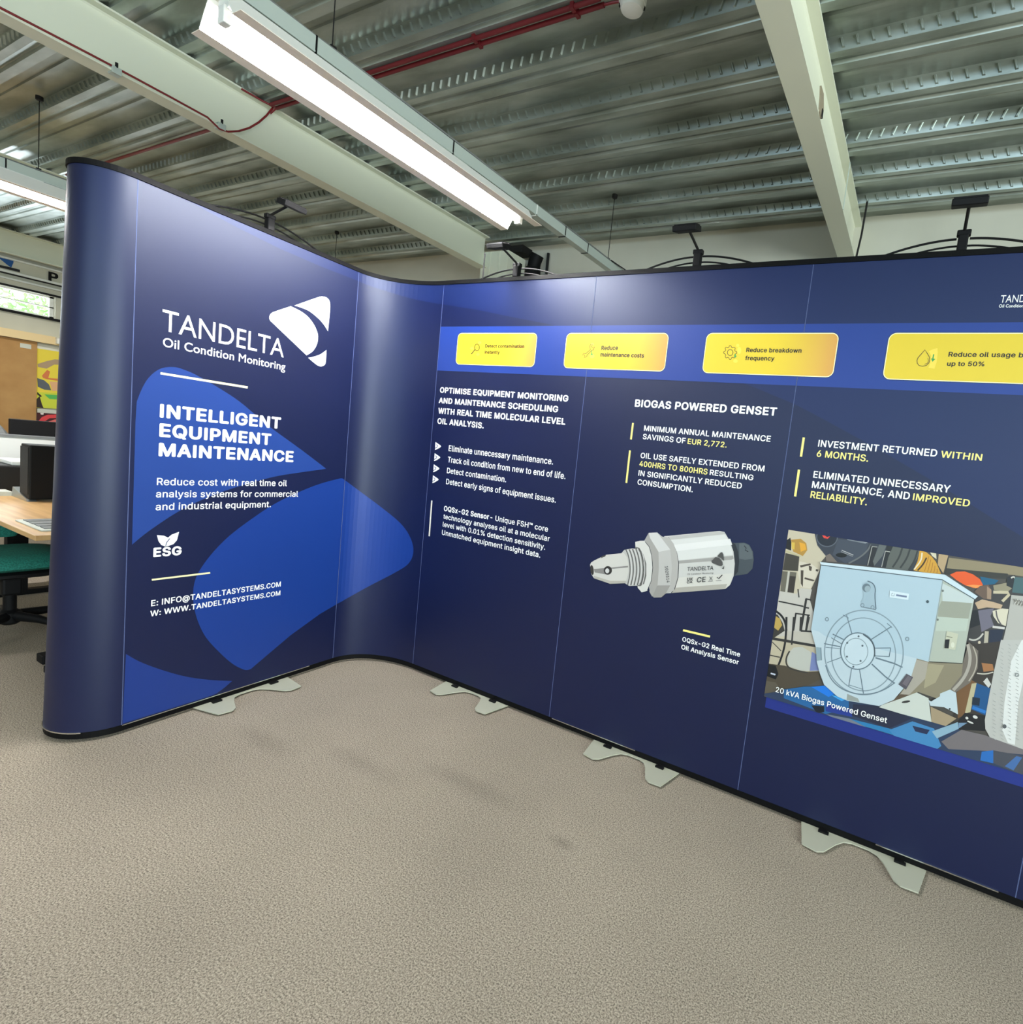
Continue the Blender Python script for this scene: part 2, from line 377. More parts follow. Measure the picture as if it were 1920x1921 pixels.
MB().add([(-.549, 2.31, 2.925), (-.549, 2.37, 2.93), (-.549, 2.41, 2.89), (-.549, 2.385, 2.845), (-.549, 2.345, 2.85), (-.549, 2.33, 2.90), (-.556, 2.31, 2.925), (-.556, 2.37, 2.93), (-.556, 2.41, 2.89), (-.556, 2.385, 2.845), (-.556, 2.345, 2.85), (-.556, 2.33, 2.90)],
         [(0, 1, 2, 3, 4, 5), (11, 10, 9, 8, 7, 6)] + [(i, (i + 1) % 6, 6 + (i + 1) % 6, 6 + i) for i in range(6)]).build('tape', 'tape', t)
MB().box(-.552, -.546, 2.375, 2.395, 2.85, 2.878).build('bracket', 'dark', t)
pts = [(-.5515, 3.19, 2.845), (-.5515, 3.19, 2.9), (-.5515, 3.19, 3.085)]
tag(MB().tube(pts, .003, 6).build('cable_tie', 'trunk'), 'pale tie around the right ceiling beam near the wall', 'cable tie')
tag(MB().tube([(-.50, 3.66, 3.09), (-.505, 3.665, 2.9), (-.53, 3.67, 2.6), (-.54, 3.67, 1.2)], .006, 8).build('hanging_cable', 'dark'), 'dark cable hanging beside the right beam at the wall', 'cable')
t = thing('drain_pipe', (-3.13, 3.91, 0), 'black drain pipe beside the pale column', 'pipe')
MB().tube([(-3.175, 3.91, 0), (-3.175, 3.91, 2.90), (-3.165, 3.91, 2.98), (-3.14, 3.91, 3.04)], .055, 16).build('pipe', 'black', t)
MB().lathe([(.064, 2.84), (.066, 2.85), (.066, 2.92), (.064, 2.93)], (-3.175, 3.91, 0), 18).build('collar', 'black', t)
tag(MB().tube([(-3.07, 3.965, 0), (-3.07, 3.965, 2.95), (-3.07, 3.965, 3.03), (-3.07, 3.965, 3.07)], .012, 8).build('conduit', 'dark'), 'dark thin conduit next to the black drain pipe', 'conduit')
tag(MB().box(-3.44, -3.22, 3.80, 3.93, 3.03, 3.09).build('ceiling_plate', 'dark'), 'dark packing above the pale column', 'plate')
tag(MB().tube([(XT + .02, 3.28, 2.70), (XT + .10, 3.45, 2.66), (XT + .2, 3.7, 2.55), (XT + .25, 3.95, 2.45)], .004, 6).build('cable', 'dark'), 'dark cable sagging from the trunking end to the wall', 'cable')

# ------------------------------------------------------------------ exhibition display: plan line of the printed wall
S1 = np.array([-2.7828, 1.0386]); S2 = np.array([-2.845, 2.0319]); S3 = np.array([-2.467, 2.285]); W = .9961
ZB, ZTOP = .0407, 2.2407
dL = (S2 - S1) / np.linalg.norm(S2 - S1)
nL = np.array([dL[1], -dL[0]])                         # towards the viewer's side
RC = .165
cc = S1 - nL * RC
plan = []
a0 = math.atan2(nL[1], nL[0])
for i in range(25):
    q = a0 - PI * 1.05 * (1 - i / 24); plan.append(cc + RC * np.array([math.cos(q), math.sin(q)]))
iS1 = len(plan) - 1
for i in range(1, 9): plan.append(S1 + (S2 - S1) * i / 8)
iS2 = len(plan) - 1
P0, P1, P2, P3 = S2, S2 + dL * .155, S3 - np.array([.21, 0]), S3
for i in range(1, 21):
    u = i / 20; plan.append((1-u)**3 * P0 + 3*u*(1-u)**2 * P1 + 3*u*u*(1-u) * P2 + u**3 * P3)
iS3 = len(plan) - 1
for i in range(1, 5): plan.append(S3 + np.array([W * i, 0]))
plan = np.array(plan)
slen = np.concatenate([[0], np.cumsum(np.linalg.norm(np.diff(plan, axis=0), axis=1))]); slen -= slen[iS1]
sS2, sS3 = slen[iS2], slen[iS3]
tang = np.gradient(plan, axis=0)
for i in (iS1, iS2): tang[i] = dL
for i in range(iS1, iS2 + 1): tang[i] = dL
for i in range(iS3, len(plan)): tang[i] = (1, 0)
tang /= np.linalg.norm(tang, axis=1)[:, None]
norm = np.stack([tang[:, 1], -tang[:, 0]], 1)
def surf(s, z, off=0):
    i = int(np.clip(np.searchsorted(slen, s) - 1, 0, len(slen) - 2)); u = (s - slen[i]) / (slen[i+1] - slen[i])
    p = plan[i] * (1 - u) + plan[i+1] * u; n_ = norm[i] * (1 - u) + norm[i+1] * u
    n_ = n_ / np.linalg.norm(n_)
    if s < 0: g_ = 1 - .085 * (z - .5); p = S1 + (p - S1) * g_       # the rounded end draws in slightly towards its top
    return (p[0] + n_[0] * off, p[1] + n_[1] * off, z)
def hit(x, y):                                        # photo pixel -> (along wall, height) on the printed face
    d = ray(x, y); best = None
    for i in range(iS1 - 8, len(plan) - 1):
        a, e = plan[i], plan[i+1] - plan[i]
        den = d[0] * e[1] - d[1] * e[0]
        if abs(den) < 1e-12: continue
        t = (a[0] * e[1] - a[1] * e[0]) / den
        u = (a[0] * d[1] - a[1] * d[0]) / den
        last = i == len(plan) - 2
        if t > 0 and -1e-6 <= u and (u <= 1 + 1e-6 or last) and (best is None or t < best[0]):
            best = (t, slen[i] + u * (slen[i+1] - slen[i]), CZ + d[2] * t)
    return np.array(best[1:])

disp = thing('exhibition_display', (float(S3[0]), float(S3[1]), 0), 'navy blue curved exhibition display wall with white text and yellow badges', 'display')
def sect_range(sa, sb):
    xs = sorted(set([sa, sb] + [v for v in slen if sa + 1e-4 < v < sb - 1e-4])); return xs
def panel(sa, sb, label=None):
    b = MB(); xs = sect_range(sa + .0011, sb - .0011); n_ = len(xs); th = .003
    vs = []
    for s in xs: vs += [surf(s, ZB, 0), surf(s, ZTOP, 0), surf(s, ZTOP, -th), surf(s, ZB, -th)]
    fs = []
    for i in range(n_ - 1):
        for k in range(4): fs.append((i*4 + k, i*4 + (k+1) % 4, i*4 + 4 + (k+1) % 4, i*4 + 4 + k))
    b.add(vs, fs, True)
    b.add(vs[:4], [(0, 1, 2, 3)], mi=1); b.add(vs[-4:], [(0, 1, 2, 3)], mi=1)
    # pale cut edges that catch the light
    for s, sg in ((sa + .0011, 1), (sb - .0011, -1)):
        b.add([surf(s - sg * .0008, ZB, .0002), surf(s + sg * .0003, ZB, .0004), surf(s + sg * .0003, ZTOP, .0004), surf(s - sg * .0008, ZTOP, .0002)], [(0, 1, 2, 3)], mi=1)
    o = b.build('graphic_panel', ['print', 'core'], disp)
    md = o.data
    for p in md.polygons:
        if abs(p.normal.z) > .5 or p.material_index == 1: p.use_smooth = False
    if label: o['label'] = label
    return o
pan_cap = panel(float(slen[0]), 0, 'rounded plain navy end panel')
pan_left = panel(0, sS2, 'left panel with large white logo')
pan_corner = panel(sS2, sS3, 'curved plain corner panel')
pan_a = panel(sS3, sS3 + W, 'back panel with bullet list')
pan_b = panel(sS3 + W, sS3 + 2*W, 'back panel with sensor picture')
pan_c = panel(sS3 + 2*W, sS3 + 3*W, 'back panel with generator photograph')
pan_d = panel(sS3 + 3*W, sS3 + 4*W)
def rail(nme, z0, z1, front, back, mm, lab=None, s0=None, s1=None):
    xs = sect_range(float(slen[0]) if s0 is None else s0, float(slen[-1]) if s1 is None else s1)
    o = MB().sweep([[surf(s, z0, front), surf(s, z1, front), surf(s, z1, back), surf(s, z0, back)] for s in xs], None).build(nme, mm, disp)
    if lab: o['label'] = lab
rail('top_rail', ZTOP - .006, ZTOP + .014, .005, -.026, 'rail')
rail('bottom_rail', .013, ZB - .001, -.001, -.03, 'rail')
rail('rail_trim', ZB - .0035, ZB + .0005, .004, -.002, 'chrome', 'thin bright trim strip', 0, sS2 - .15)
rail('rail_trim', ZB - .0035, ZB + .0005, .004, -.002, 'chrome', 'thin bright trim strip', sS3 + 1.02*W, sS3 + 1.5*W)
rail('rail_trim', ZB - .0035, ZB + .0005, .004, -.002, 'chrome', 'thin bright trim strip', sS3 + 2.55*W, sS3 + 2.95*W)
rail('cap_trim', ZB - .004, ZB + .001, .003, -.003, 'chrome', None, float(slen[0]), -.12)
for s in (-.02, sS2, sS3, sS3 + W, sS3 + 2*W, sS3 + 3*W):     # uprights of the folding frame
    a = surf(s, 0, -.02)
    MB().box(a[0] - .012, a[0] + .012, a[1] - .012, a[1] + .012, .013, ZTOP - .004).build('frame_post', 'rail', disp)
# flat steel feet, each with two black clips
FOOT = [(-.226, .002), (-.20, .140), (-.143, .150), (-.12, .133), (-.085, .06), (-.06, .024), (-.03, .012), (.03, .012), (.06, .024), (.085, .06), (.12, .133), (.143, .150), (.20, .146), (.226, .002), (.226, -.03), (-.226, -.03)]
def make_foot(sc):
    o_ = surf(sc, 0, 0); i = int(np.searchsorted(slen, sc)) - 1; t_ = tang[i]; n_ = norm[i]
    if sc < sS2: t_ = dL; n_ = nL
    f = lambda p: (o_[0] + t_[0] * p[0] + n_[0] * p[1], o_[1] + t_[1] * p[0] + n_[1] * p[1])
    ft = MB().prism([f(p) for p in FOOT], .008, .0125).build('support_foot', 'footplate', disp)
    ft['label'] = 'pale flat steel foot'
    for s in (-1, 1):
        pl = [f((s * .138 + a, b_)) for a, b_ in ((-.02, -.004), (.014, -.004), (.014, .012), (.020, .012), (.020, .026), (-.020, .026), (-.020, .012), (-.014, .012))]
        cl = MB().prism(pl, .0127, .020).build('clip', 'black', ft)
        cl.location = (0, 0, 0)
        pd = MB().prism([f((s * .15 + a, b_)) for a, b_ in ((-.03, .02), (.03, .02), (.03, .08), (-.03, .08))], 0, .008).build('pad', 'black', ft); pd.location = (0, 0, 0)
for sc in (.4985, sS3 + .5*W, sS3 + 1.5*W, sS3 + 2.5*W): make_foot(sc)

# ------------------------------------------------------------------ printing on the panels
def winding(tri_c, segs):
    (x0, y0_), (x1, y1_) = segs[:, 0].T, segs[:, 1].T
    px, py = tri_c[:, 0][:, None], tri_c[:, 1][:, None]
    left = (x1 - x0) * (py - y0_) - (px - x0) * (y1_ - y0_)
    up = (y0_ <= py) & (y1_ > py) & (left > 0); dn = (y0_ > py) & (y1_ <= py) & (left < 0)
    return up.sum(1) - dn.sum(1)
def fill(contours, extra=None):
    vs, es, segs = [], [], []
    for c_ in contours:
        n_ = len(c_); o_ = len(vs); vs += [Vector((float(p[0]), float(p[1]))) for p in c_]
        es += [(o_ + i, o_ + (i + 1) % n_) for i in range(n_)]
        segs += [(c_[i], c_[(i + 1) % n_]) for i in range(n_)]
    for a, e in (extra or []):
        o_ = len(vs); vs += [Vector(a), Vector(e)]; es.append((o_, o_ + 1))
    V, E_, T = delaunay_2d_cdt(vs, es, [], 0, 1e-7)[:3]
    V = np.array([tuple(v) for v in V]); T = [tuple(t) for t in T]
    cen = np.array([V[list(t)].mean(0) for t in T])
    wn_ = winding(cen, np.array(segs, float))
    return V, [t for t, k in zip(T, wn_) if k != 0]
CURVE_S = [v for v in slen if sS2 - 1e-6 <= v <= sS3 + 1e-6]
class Ink:
    dim = 1.0
    def __init__(s, layer=0, step=8e-5, base=.00025): s.v = []; s.f = []; s.c = []; s.layer = layer; s.step = step; s.base = base; s.seg = []
    def tris(s, V, T, col):
        s.layer += 1; off = s.base + s.layer * s.step; o_ = len(s.v)
        s.v += [surf(p[0], p[1], off) for p in V]; s.f += [tuple(i + o_ for i in t) for t in T]
        cols = [col(p[0], p[1]) for p in V] if callable(col) else [tuple(q_ * s.dim for q_ in lin(col))] * len(V)
        s.c += cols
    def poly(s, pts, col, cr=(0, 0, 1), sz=False, vlines=None, smooth=0):
        if not sz:
            p2 = [(cr[0] + p[0] / cr[2], cr[1] + p[1] / cr[2]) for p in pts]
            if smooth: p2 = chaikin(p2, smooth)
            q = []
            for i in range(len(p2)):
                a, e = np.array(p2[i]), np.array(p2[(i + 1) % len(p2)])
                k = max(1, int(np.hypot(*(e - a)) / 25))
                q += [hit(*(a + (e - a) * j / k)) for j in range(k)]
        else: q = [np.array(p) for p in pts]
        ss = [p[0] for p in q]; zz = [p[1] for p in q]
        ex = [((v, min(zz) - .01), (v, max(zz) + .01)) for v in CURVE_S + (vlines or []) if min(ss) < v < max(ss)]
        V, T = fill([q], ex); s.tris(V, T, col)
    def line(s, a, e, w_, col, cr=(0, 0, 1)):
        a, e = np.array(a, float), np.array(e, float); d = (e - a) / np.hypot(*(e - a)); n_ = np.array([-d[1], d[0]]) * w_ / 2
        s.poly([a - n_, e - n_, e + n_, a + n_], col, cr)
    def stroke(s, pts, w_, col, cr=(0, 0, 1), closed=False, smooth=0):
        P_ = chaikin(pts, smooth, closed) if smooth else [np.array(p, float) for p in pts]
        P_ = [np.array(p, float) for p in P_]; n_ = len(P_); L_, R_ = [], []
        for i in range(n_):
            a = P_[(i - 1) % n_] if (closed or i > 0) else P_[i]; e = P_[(i + 1) % n_] if (closed or i < n_ - 1) else P_[i]
            d = e - a; d = d / (np.hypot(*d) + 1e-9); m_ = np.array([-d[1], d[0]]) * w_ / 2; L_.append(P_[i] + m_); R_.append(P_[i] - m_)
        V = [hit(cr[0] + p[0] / cr[2], cr[1] + p[1] / cr[2]) for p in L_ + R_]
        T = []
        for i in range(n_ if closed else n_ - 1):
            j = (i + 1) % n_; T += [(i, j, n_ + j), (i, n_ + j, n_ + i)]
        s.tris(V, T, col)
    def ellipse(s, c_, rx, ry, col, cr=(0, 0, 1), rot=0, w_=0, n_=40):
        pts = []
        for i in range(n_):
            q = 2 * PI * i / n_; x, y = rx * math.cos(q), ry * math.sin(q)
            pts.append((c_[0] + x * math.cos(rot) - y * math.sin(rot), c_[1] + x * math.sin(rot) + y * math.cos(rot)))
        if w_: s.stroke(pts, w_, col, cr, True)
        else: s.poly(pts, col, cr)
    def text(s, body, a, e, cap, col, cr=(0, 0, 1), font='sans', bold=.0, up=None):
        V, T, ink0, ink1, ch = layout(body, font, bold)
        p0 = hit(cr[0] + a[0] / cr[2], cr[1] + a[1] / cr[2]); p1 = hit(cr[0] + e[0] / cr[2], cr[1] + e[1] / cr[2])
        u_ = (p1 - p0) / (ink1 - ink0)
        if up is None:
            pt_ = hit(cr[0] + a[0] / cr[2], cr[1] + (a[1] - cap) / cr[2]); v_ = np.array([0, (pt_[1] - p0[1]) / ch])
        else:
            pt_ = hit(cr[0] + (a[0] + up[0] * cap) / cr[2], cr[1] + (a[1] + up[1] * cap) / cr[2]); v_ = (pt_ - p0) / ch
        Q = [p0 + (p[0] - ink0) * u_ + p[1] * v_ for p in V]
        s.seg.append((len(s.v), len(s.f), len(s.c)))
        s.tris(Q, T, col)
    def build_lines(s, name, parent, label=None):      # one part for each printed line
        for i, (a, f, c_) in enumerate(s.seg):
            a2, f2, c2 = s.seg[i + 1] if i + 1 < len(s.seg) else (len(s.v), len(s.f), len(s.c))
            q = Ink(); q.v = s.v[a:a2]; q.f = [tuple(j - a for j in t_) for t_ in s.f[f:f2]]; q.c = s.c[c_:c2]; q.build(name, parent, label)
    def build(s, name, parent, label=None):
        me = bpy.data.meshes.new(name); me.from_pydata(s.v, [], s.f); me.update()
        at_ = me.color_attributes.new('ink', 'FLOAT_COLOR', 'POINT')
        at_.data.foreach_set('color', np.array([(*c_, 1) for c_ in s.c], dtype=np.float32).ravel())
        me.materials.append(M['ink'])
        bmm = bmesh.new(); bmm.from_mesh(me)
        for f in bmm.faces:                            # all printed faces look towards the viewer's side
            f.normal_update(); ctr = f.calc_center_median()
            if f.normal.dot(Vector((-ctr.x, -ctr.y, 0)) + Vector((.6, 0, 0))) < 0: f.normal_flip()
        bmm.to_mesh(me); bmm.free()
        o = bpy.data.objects.new(name, me); COL.objects.link(o); o.parent = parent
        if label: o['label'] = label
        return o
def chaikin(pts, k, closed=True):
    P_ = [np.array(p, float) for p in pts]
    for _ in range(k):
        Q = []; n_ = len(P_)
        for i in range(n_ if closed else n_ - 1):
            a, e = P_[i], P_[(i + 1) % n_]; Q += [a * .75 + e * .25, a * .25 + e * .75]
        if not closed: Q = [P_[0]] + Q + [P_[-1]]
        P_ = Q
    return P_

# glyph outlines from the fonts Blender carries itself
FONTS = {'logo': None}
try: FONTS['sans'] = bpy.data.fonts.load(os.path.join(bpy.utils.system_resource('DATAFILES', path='fonts'), 'Inter.woff2'))
except Exception: FONTS['sans'] = None
def curve_of(body, font):
    cu = bpy.data.curves.new('glyph', 'FONT'); cu.body = body; cu.size = 1
    if FONTS.get(font): cu.font = FONTS[font]
    o = bpy.data.objects.new('glyph', cu); COL.objects.link(o)
    bpy.context.view_layer.update(); dg = bpy.context.evaluated_depsgraph_get()
    c2 = o.to_curve(dg); out = []
    for sp in c2.splines:
        pts = []
        if sp.type == 'BEZIER':
            bp = sp.bezier_points; n_ = len(bp)
            for i in range(n_):
                a, e = bp[i], bp[(i + 1) % n_]
                p0, p1, p2, p3 = (np.array(v[:2]) for v in (a.co, a.handle_right, e.handle_left, e.co))
                chord = p3 - p0; L_ = np.hypot(*chord) + 1e-9
                dev = max(abs(chord[0] * (p1 - p0)[1] - chord[1] * (p1 - p0)[0]), abs(chord[0] * (p2 - p0)[1] - chord[1] * (p2 - p0)[0])) / L_
                k = 1 if dev < 2e-3 else 4
                for j in range(k):
                    u = j / k; pts.append((1-u)**3*p0 + 3*u*(1-u)**2*p1 + 3*u*u*(1-u)*p2 + u**3*p3)
        else: pts = [np.array(p.co[:2]) for p in sp.points]
        if len(pts) > 2: out.append(pts)
    o.to_curve_clear(); bpy.data.objects.remove(o); bpy.data.curves.remove(cu)
    return out
GLY = {}
def glyph(ch, font, bold=0):
    key = (ch, font, bold)
    if key not in GLY:
        base = curve_of('HH', font); x2 = max(min(p[0] for p in c_) for c_ in base) - min(min(p[0] for p in c_) for c_ in base)
        full = curve_of('H' + ch + 'H', font); xs_ = [(min(p[0] for p in c_), c_) for c_ in full]
        last = max(xs_, key=lambda t_: t_[0]); adv = last[0] - min(t_[0] for t_ in xs_) - x2
        cs = curve_of(ch, font) if ch.strip() else []
        if ch == 'I' and font == 'sans' and FONTS['sans']:
            h = max(p[1] for c_ in base for p in c_); adv = .27 * h / .727 * 1.0; a, e = .09 * h / .727, .18 * h / .727
            cs = [[np.array(p) for p in ((a, 0), (e, 0), (e, h), (a, h))]]
        if bold: cs = [[p + np.array([bold * math.cos(q), bold * .8 * math.sin(q)]) for p in c_] for q in np.arange(8) * PI / 4 for c_ in cs] + cs
        V, T = fill(cs) if cs else (np.zeros((0, 2)), [])
        GLY[key] = (V, T, adv)
    return GLY[key]
CAPH = {}
def layout(body, font, bold):
    if font not in CAPH: CAPH[font] = max(p[1] for c_ in curve_of('H', font) for p in c_)
    V, T, x = [], [], 0
    for ch in body:
        gv, gt, adv = glyph(ch, font, bold)
        if len(gv):
            o_ = len(V); V += [(p[0] + x, p[1]) for p in gv]; T += [tuple(i + o_ for i in t_) for t_ in gt]
        x += adv + bold * 1.1
    xs_ = [p[0] for p in V]
    return V, T, min(xs_), max(xs_), CAPH[font] + bold * .8

def crv(pts, k=5):                                     # smooth run through the points, ends kept
    P_ = [np.array(p, float) for p in pts]; out = []
    for i in range(len(P_) - 1):
        p0, p1, p2, p3 = P_[max(i - 1, 0)], P_[i], P_[i + 1], P_[min(i + 2, len(P_) - 1)]
        for j in range(k):
            u = j / k; out.append(tuple(.5 * (2*p1 + (p2 - p0)*u + (2*p0 - 5*p1 + 4*p2 - p3)*u*u + (3*p1 - p0 - 3*p2 + p3)*u**3)))
    return out + [tuple(P_[-1])]
WHITE, YEL, CREAM, NAVY2 = (244, 244, 240), (240, 226, 130), (240, 234, 180), (10, 26, 74)
BLUE1, BLUE2, BAND = (28, 60, 132), (14, 52, 130), (26, 54, 132)
# --- broad shapes
k = Ink()
top = [(322, 354), (345, 371), (390, 397), (440, 424), (524, 466), (600, 499), (672, 527), (725, 546), (780, 562), (831, 571)]
topz = ZTOP - .006
s0_ = hit(322, 354)
q = [hit(*p) for p in top]
rightcurve = [hit(*p) for p in ((831, 571), (900, 582), (962, 595), (1030, 608), (1150, 640), (1280, 680), (1405, 722), (1500, 762), (1640, 838), (1760, 908), (1920, 1008))]
sR = float(slen[-1]) - .01
k.poly([(s0_[0] - .02, topz)] + q + [(sS2, topz)], NAVY2, sz=True) if False else None
poly = [(p[0], p[1]) for p in q[:4]] + [(p[0], p[1]) for p in q[4:]]
lp = [(s0_[0], topz)] + [tuple(p) for p in q if p[0] < sS2] + [(sS2 - .002, float(np.interp(sS2, [p[0] for p in q], [p[1] for p in q]))), (sS2 - .002, topz)]
k.poly(lp, NAVY2, sz=True); k.build('logo_watermark', pan_left, 'faint lighter curved shape')
k = Ink()
zi = lambda s_: float(np.interp(s_, [p[0] for p in q], [p[1] for p in q]))
cs_ = [float(v) for v in np.linspace(sS2 + .002, sS3 - .002, 12)]
k.poly([(cs_[0], topz)] + [(v, zi(v)) for v in cs_] + [(cs_[-1], topz)], NAVY2, sz=True); k.build('logo_watermark', pan_corner, 'faint lighter curved shape')
rc_s = [p[0] for p in rightcurve]; rc_z = [p[1] for p in rightcurve]
def zr(v):
    if v <= rc_s[-1]: return float(np.interp(v, rc_s, rc_z))
    sl_ = (rc_z[-1] - rc_z[-2]) / (rc_s[-1] - rc_s[-2]); return rc_z[-1] + sl_ * (v - rc_s[-1])
for i, pp in enumerate((pan_a, pan_b, pan_c)):
    k = Ink(); a, e = sS3 + i*W + .002, sS3 + (i+1)*W - .002
    ss = [float(v) for v in np.linspace(a, e, 14)]
    k.poly([(a, topz)] + [(v, zr(v)) for v in ss] + [(e, topz)], NAVY2, sz=True); k.build('logo_watermark', pp, 'faint lighter curved shape')
C6, C7, C8, C3 = (220, 540, 4.3636), (220, 860, 3.43), (780, 500, 3.84), (1280, 500, 3.0)
CT = (780, 780, 5.647)
k = Ink()
k.poly([(254.3, 790)] + crv([(220 + a/4.3636, 540 + b_/4.3636) for a, b_ in ((160, 930), (200, 830), (250, 745), (320, 680), (390, 652), (480, 650), (560, 675), (640, 710), (800, 800), (1000, 930), (1240, 1130), (1500, 1320), (1710, 1480))])
       + crv([(220 + a/3.43, 860 + b_/3.43) for a, b_ in ((1340, 68), (1180, 90), (1000, 120), (780, 180), (560, 260), (380, 350), (200, 470), (95, 555))])[1:], BLUE1)
k.build('logo_shape', pan_left, 'upper bright blue curved shape')
low = crv([(220 + a/3.43, 860 + b_/3.43) for a, b_ in ((860, 1355), (820, 1360), (740, 1320), (650, 1240), (570, 1150), (520, 1050), (492, 940), (490, 840), (510, 760), (550, 690), (620, 600), (720, 500), (850, 400), (1000, 300), (1150, 225), (1300, 165), (1435, 128))])
k = Ink()
sb = sS2 - .002
hl = [hit(*p) for p in low]
rt = [hit(*p) for p in crv(((642, 897), (680, 925), (720, 955), (752, 982), (770, 1008), (776, 1035), (766, 1058), (738, 1076), (690, 1101), (640, 1129)))]
bt = [hit(*p) for p in ((600, 1152), (545, 1192), (500, 1230))]
alls = hl + rt + bt
full = [tuple(p) for p in alls]
def clip_s(poly_, smin=None, smax=None):
    out = []; n_ = len(poly_)
    for lim, sg in ((smin, 1), (smax, -1)):
        if lim is None: continue
        out = []
        for i in range(len(poly_)):
            a, e = poly_[i], poly_[(i + 1) % len(poly_)]
            ia, ie = (a[0] - lim) * sg >= 0, (e[0] - lim) * sg >= 0
            if ia: out.append(a)
            if ia != ie:
                u = (lim - a[0]) / (e[0] - a[0]); out.append((lim, a[1] + u * (e[1] - a[1])))
        poly_ = out
    return poly_
k.poly(clip_s(full, None, sS2 - .002), BLUE2, sz=True); k.build('logo_shape', pan_left, 'lower bright blue curved shape')
k = Ink(); k.poly(clip_s(full, sS2 + .002, None), BLUE2, sz=True); k.build('logo_shape', pan_corner, 'tip of the lower blue shape')
k = Ink()
pl = [hit(220 + a/3.43, 860 + b_/3.43) for a, b_ in crv(((56, 1258), (150, 1310), (300, 1365), (450, 1405), (600, 1425), (740, 1432))) + [(690, 1475), (640, 1512)]]
pl = [(max(p[0], .003), p[1]) for p in pl] + [(pl[-1][0] - .02, ZB + .004), (.003, ZB + .004)]
k.poly(pl, (20, 50, 124), sz=True); k.build('logo_shape', pan_left, 'bottom corner blue shape')
# --- left panel
LOGO = [crv([(1420, 150), (1300, 190), (1262, 207), (1245, 235), (1250, 265), (1285, 300), (1400, 410), (1500, 505), (1550, 553)]) + crv([(1550, 553), (1600, 520), (1632, 470), (1643, 420), (1640, 370), (1610, 300), (1560, 235), (1500, 190), (1420, 150)])[1:-1],
        crv([(1450, 145), (1640, 78), (1690, 72), (1725, 88), (1742, 125), (1741, 200), (1725, 355)]) + crv([(1725, 355), (1690, 300), (1640, 245), (1570, 190), (1500, 160), (1450, 145)])[1:-1],
        crv([(1562, 572), (1600, 565), (1660, 545), (1713, 508)]) + crv([(1713, 508), (1708, 600), (1698, 630), (1670, 643), (1640, 635), (1600, 605), (1562, 572)])[1:-1]]
k = Ink(4)
for L_ in LOGO: k.poly(L_, WHITE, C6)
k.text('TANDELTA', (365, 347), (1362, 570), 175, WHITE, C6, 'logo')
k.text('Oil Condition Monitoring', (372, 478), (1374, 676), 74, WHITE, C6, 'logo', .012)
k.build('logo', pan_left, 'white company logo with leaf triangle')
k = Ink(4); k.line((353, 699), (1068, 815), 18, CREAM, C6); k.build('rule', pan_left, 'upper cream rule')
k = Ink(4); B_ = .035
k.text('INTELLIGENT', (347, 1056), (1338, 1151), 108, WHITE, C6, bold=B_)
k.text('EQUIPMENT', (343, 1213), (1258, 1284), 106, WHITE, C6, bold=B_)
k.text('MAINTENANCE', (337, 1373), (1441, 1423), 106, WHITE, C6, bold=B_)
k.build_lines('headline', pan_left, 'bold white headline')
k = Ink(4)
k.text('Reduce cost with real time oil', (254, 171), (1091, 178), 46, WHITE, C7, bold=.012)
k.text('analysis systems for commercial', (248, 250), (1163, 246), 45, WHITE, C7, bold=.012)
k.text('and industrial equipment.', (246, 333), (988, 313), 46, WHITE, C7, bold=.012)
k.build_lines('text_line', pan_left, 'white paragraph')
k = Ink(4)
k.poly([(255, 493), (300, 497), (328, 510), (316, 535), (306, 565), (284, 558), (265, 532)], WHITE, C7)
k.poly([(398, 472), (350, 490), (322, 513), (308, 540), (305, 566), (330, 563), (362, 551), (384, 526), (392, 495)], WHITE, C7)
k.stroke([(311, 562), (318, 540), (338, 515)], 5, (28, 44, 96), C7)
k.text('ESG', (231, 632), (413, 618), 57, WHITE, C7, bold=.04)
k.build('badge', pan_left, 'white twin leaf emblem')
k = Ink(4); k.line((222, 781), (598, 736), 11, CREAM, C7); k.build('rule', pan_left, 'lower cream rule')
k = Ink(4)
k.text('E: INFO@TANDELTASYSTEMS.COM', (217, 951), (1052, 823), 38, WHITE, C7, bold=.02)
k.text('W: WWW.TANDELTASYSTEMS.COM', (211, 1017), (1049, 879), 36, WHITE, C7, bold=.02)
k.build_lines('contact_line', pan_left, 'white contact lines')
# --- blue band across the back panels
zt_ = np.mean([hit(*p)[1] for p in ((830, 611.5), (1300, 608.5), (1900, 608))]); zb_ = np.mean([hit(*p)[1] for p in ((823, 696), (1500, 723), (1900, 740))])
for i, pp in enumerate((pan_a, pan_b, pan_c)):
    k = Ink(3); a, e = sS3 + i*W + .002, sS3 + (i+1)*W - .002
    k.poly([(a, zb_), (e, zb_), (e, zt_), (a, zt_)], BAND, sz=True); k.build('band', pp, 'bright blue horizontal band')
def rrect(s0, s1, z0, z1, r):
    pts = []
    for cx_, cz_, q0 in ((s1 - r, z0 + r, -PI/2), (s1 - r, z1 - r, 0), (s0 + r, z1 - r, PI/2), (s0 + r, z0 + r, PI)):
        for j in range(7): q = q0 + PI/2 * j / 6; pts.append((cx_ + r * math.cos(q), cz_ + r * math.sin(q)))
    return pts
zbt = np.mean([hit(*p)[1] for p in ((780 + 590/3.84, 500 + 477/3.84), (780 + 1450/3.84, 500 + 478/3.84), (1280 + 500/3, 500 + 377/3))])
zbb = np.mean([hit(*p)[1] for p in ((780 + 575/3.84, 500 + 714/3.84), (780 + 1440/3.84, 500 + 746/3.84), (1280 + 490/3, 500 + 612/3))])
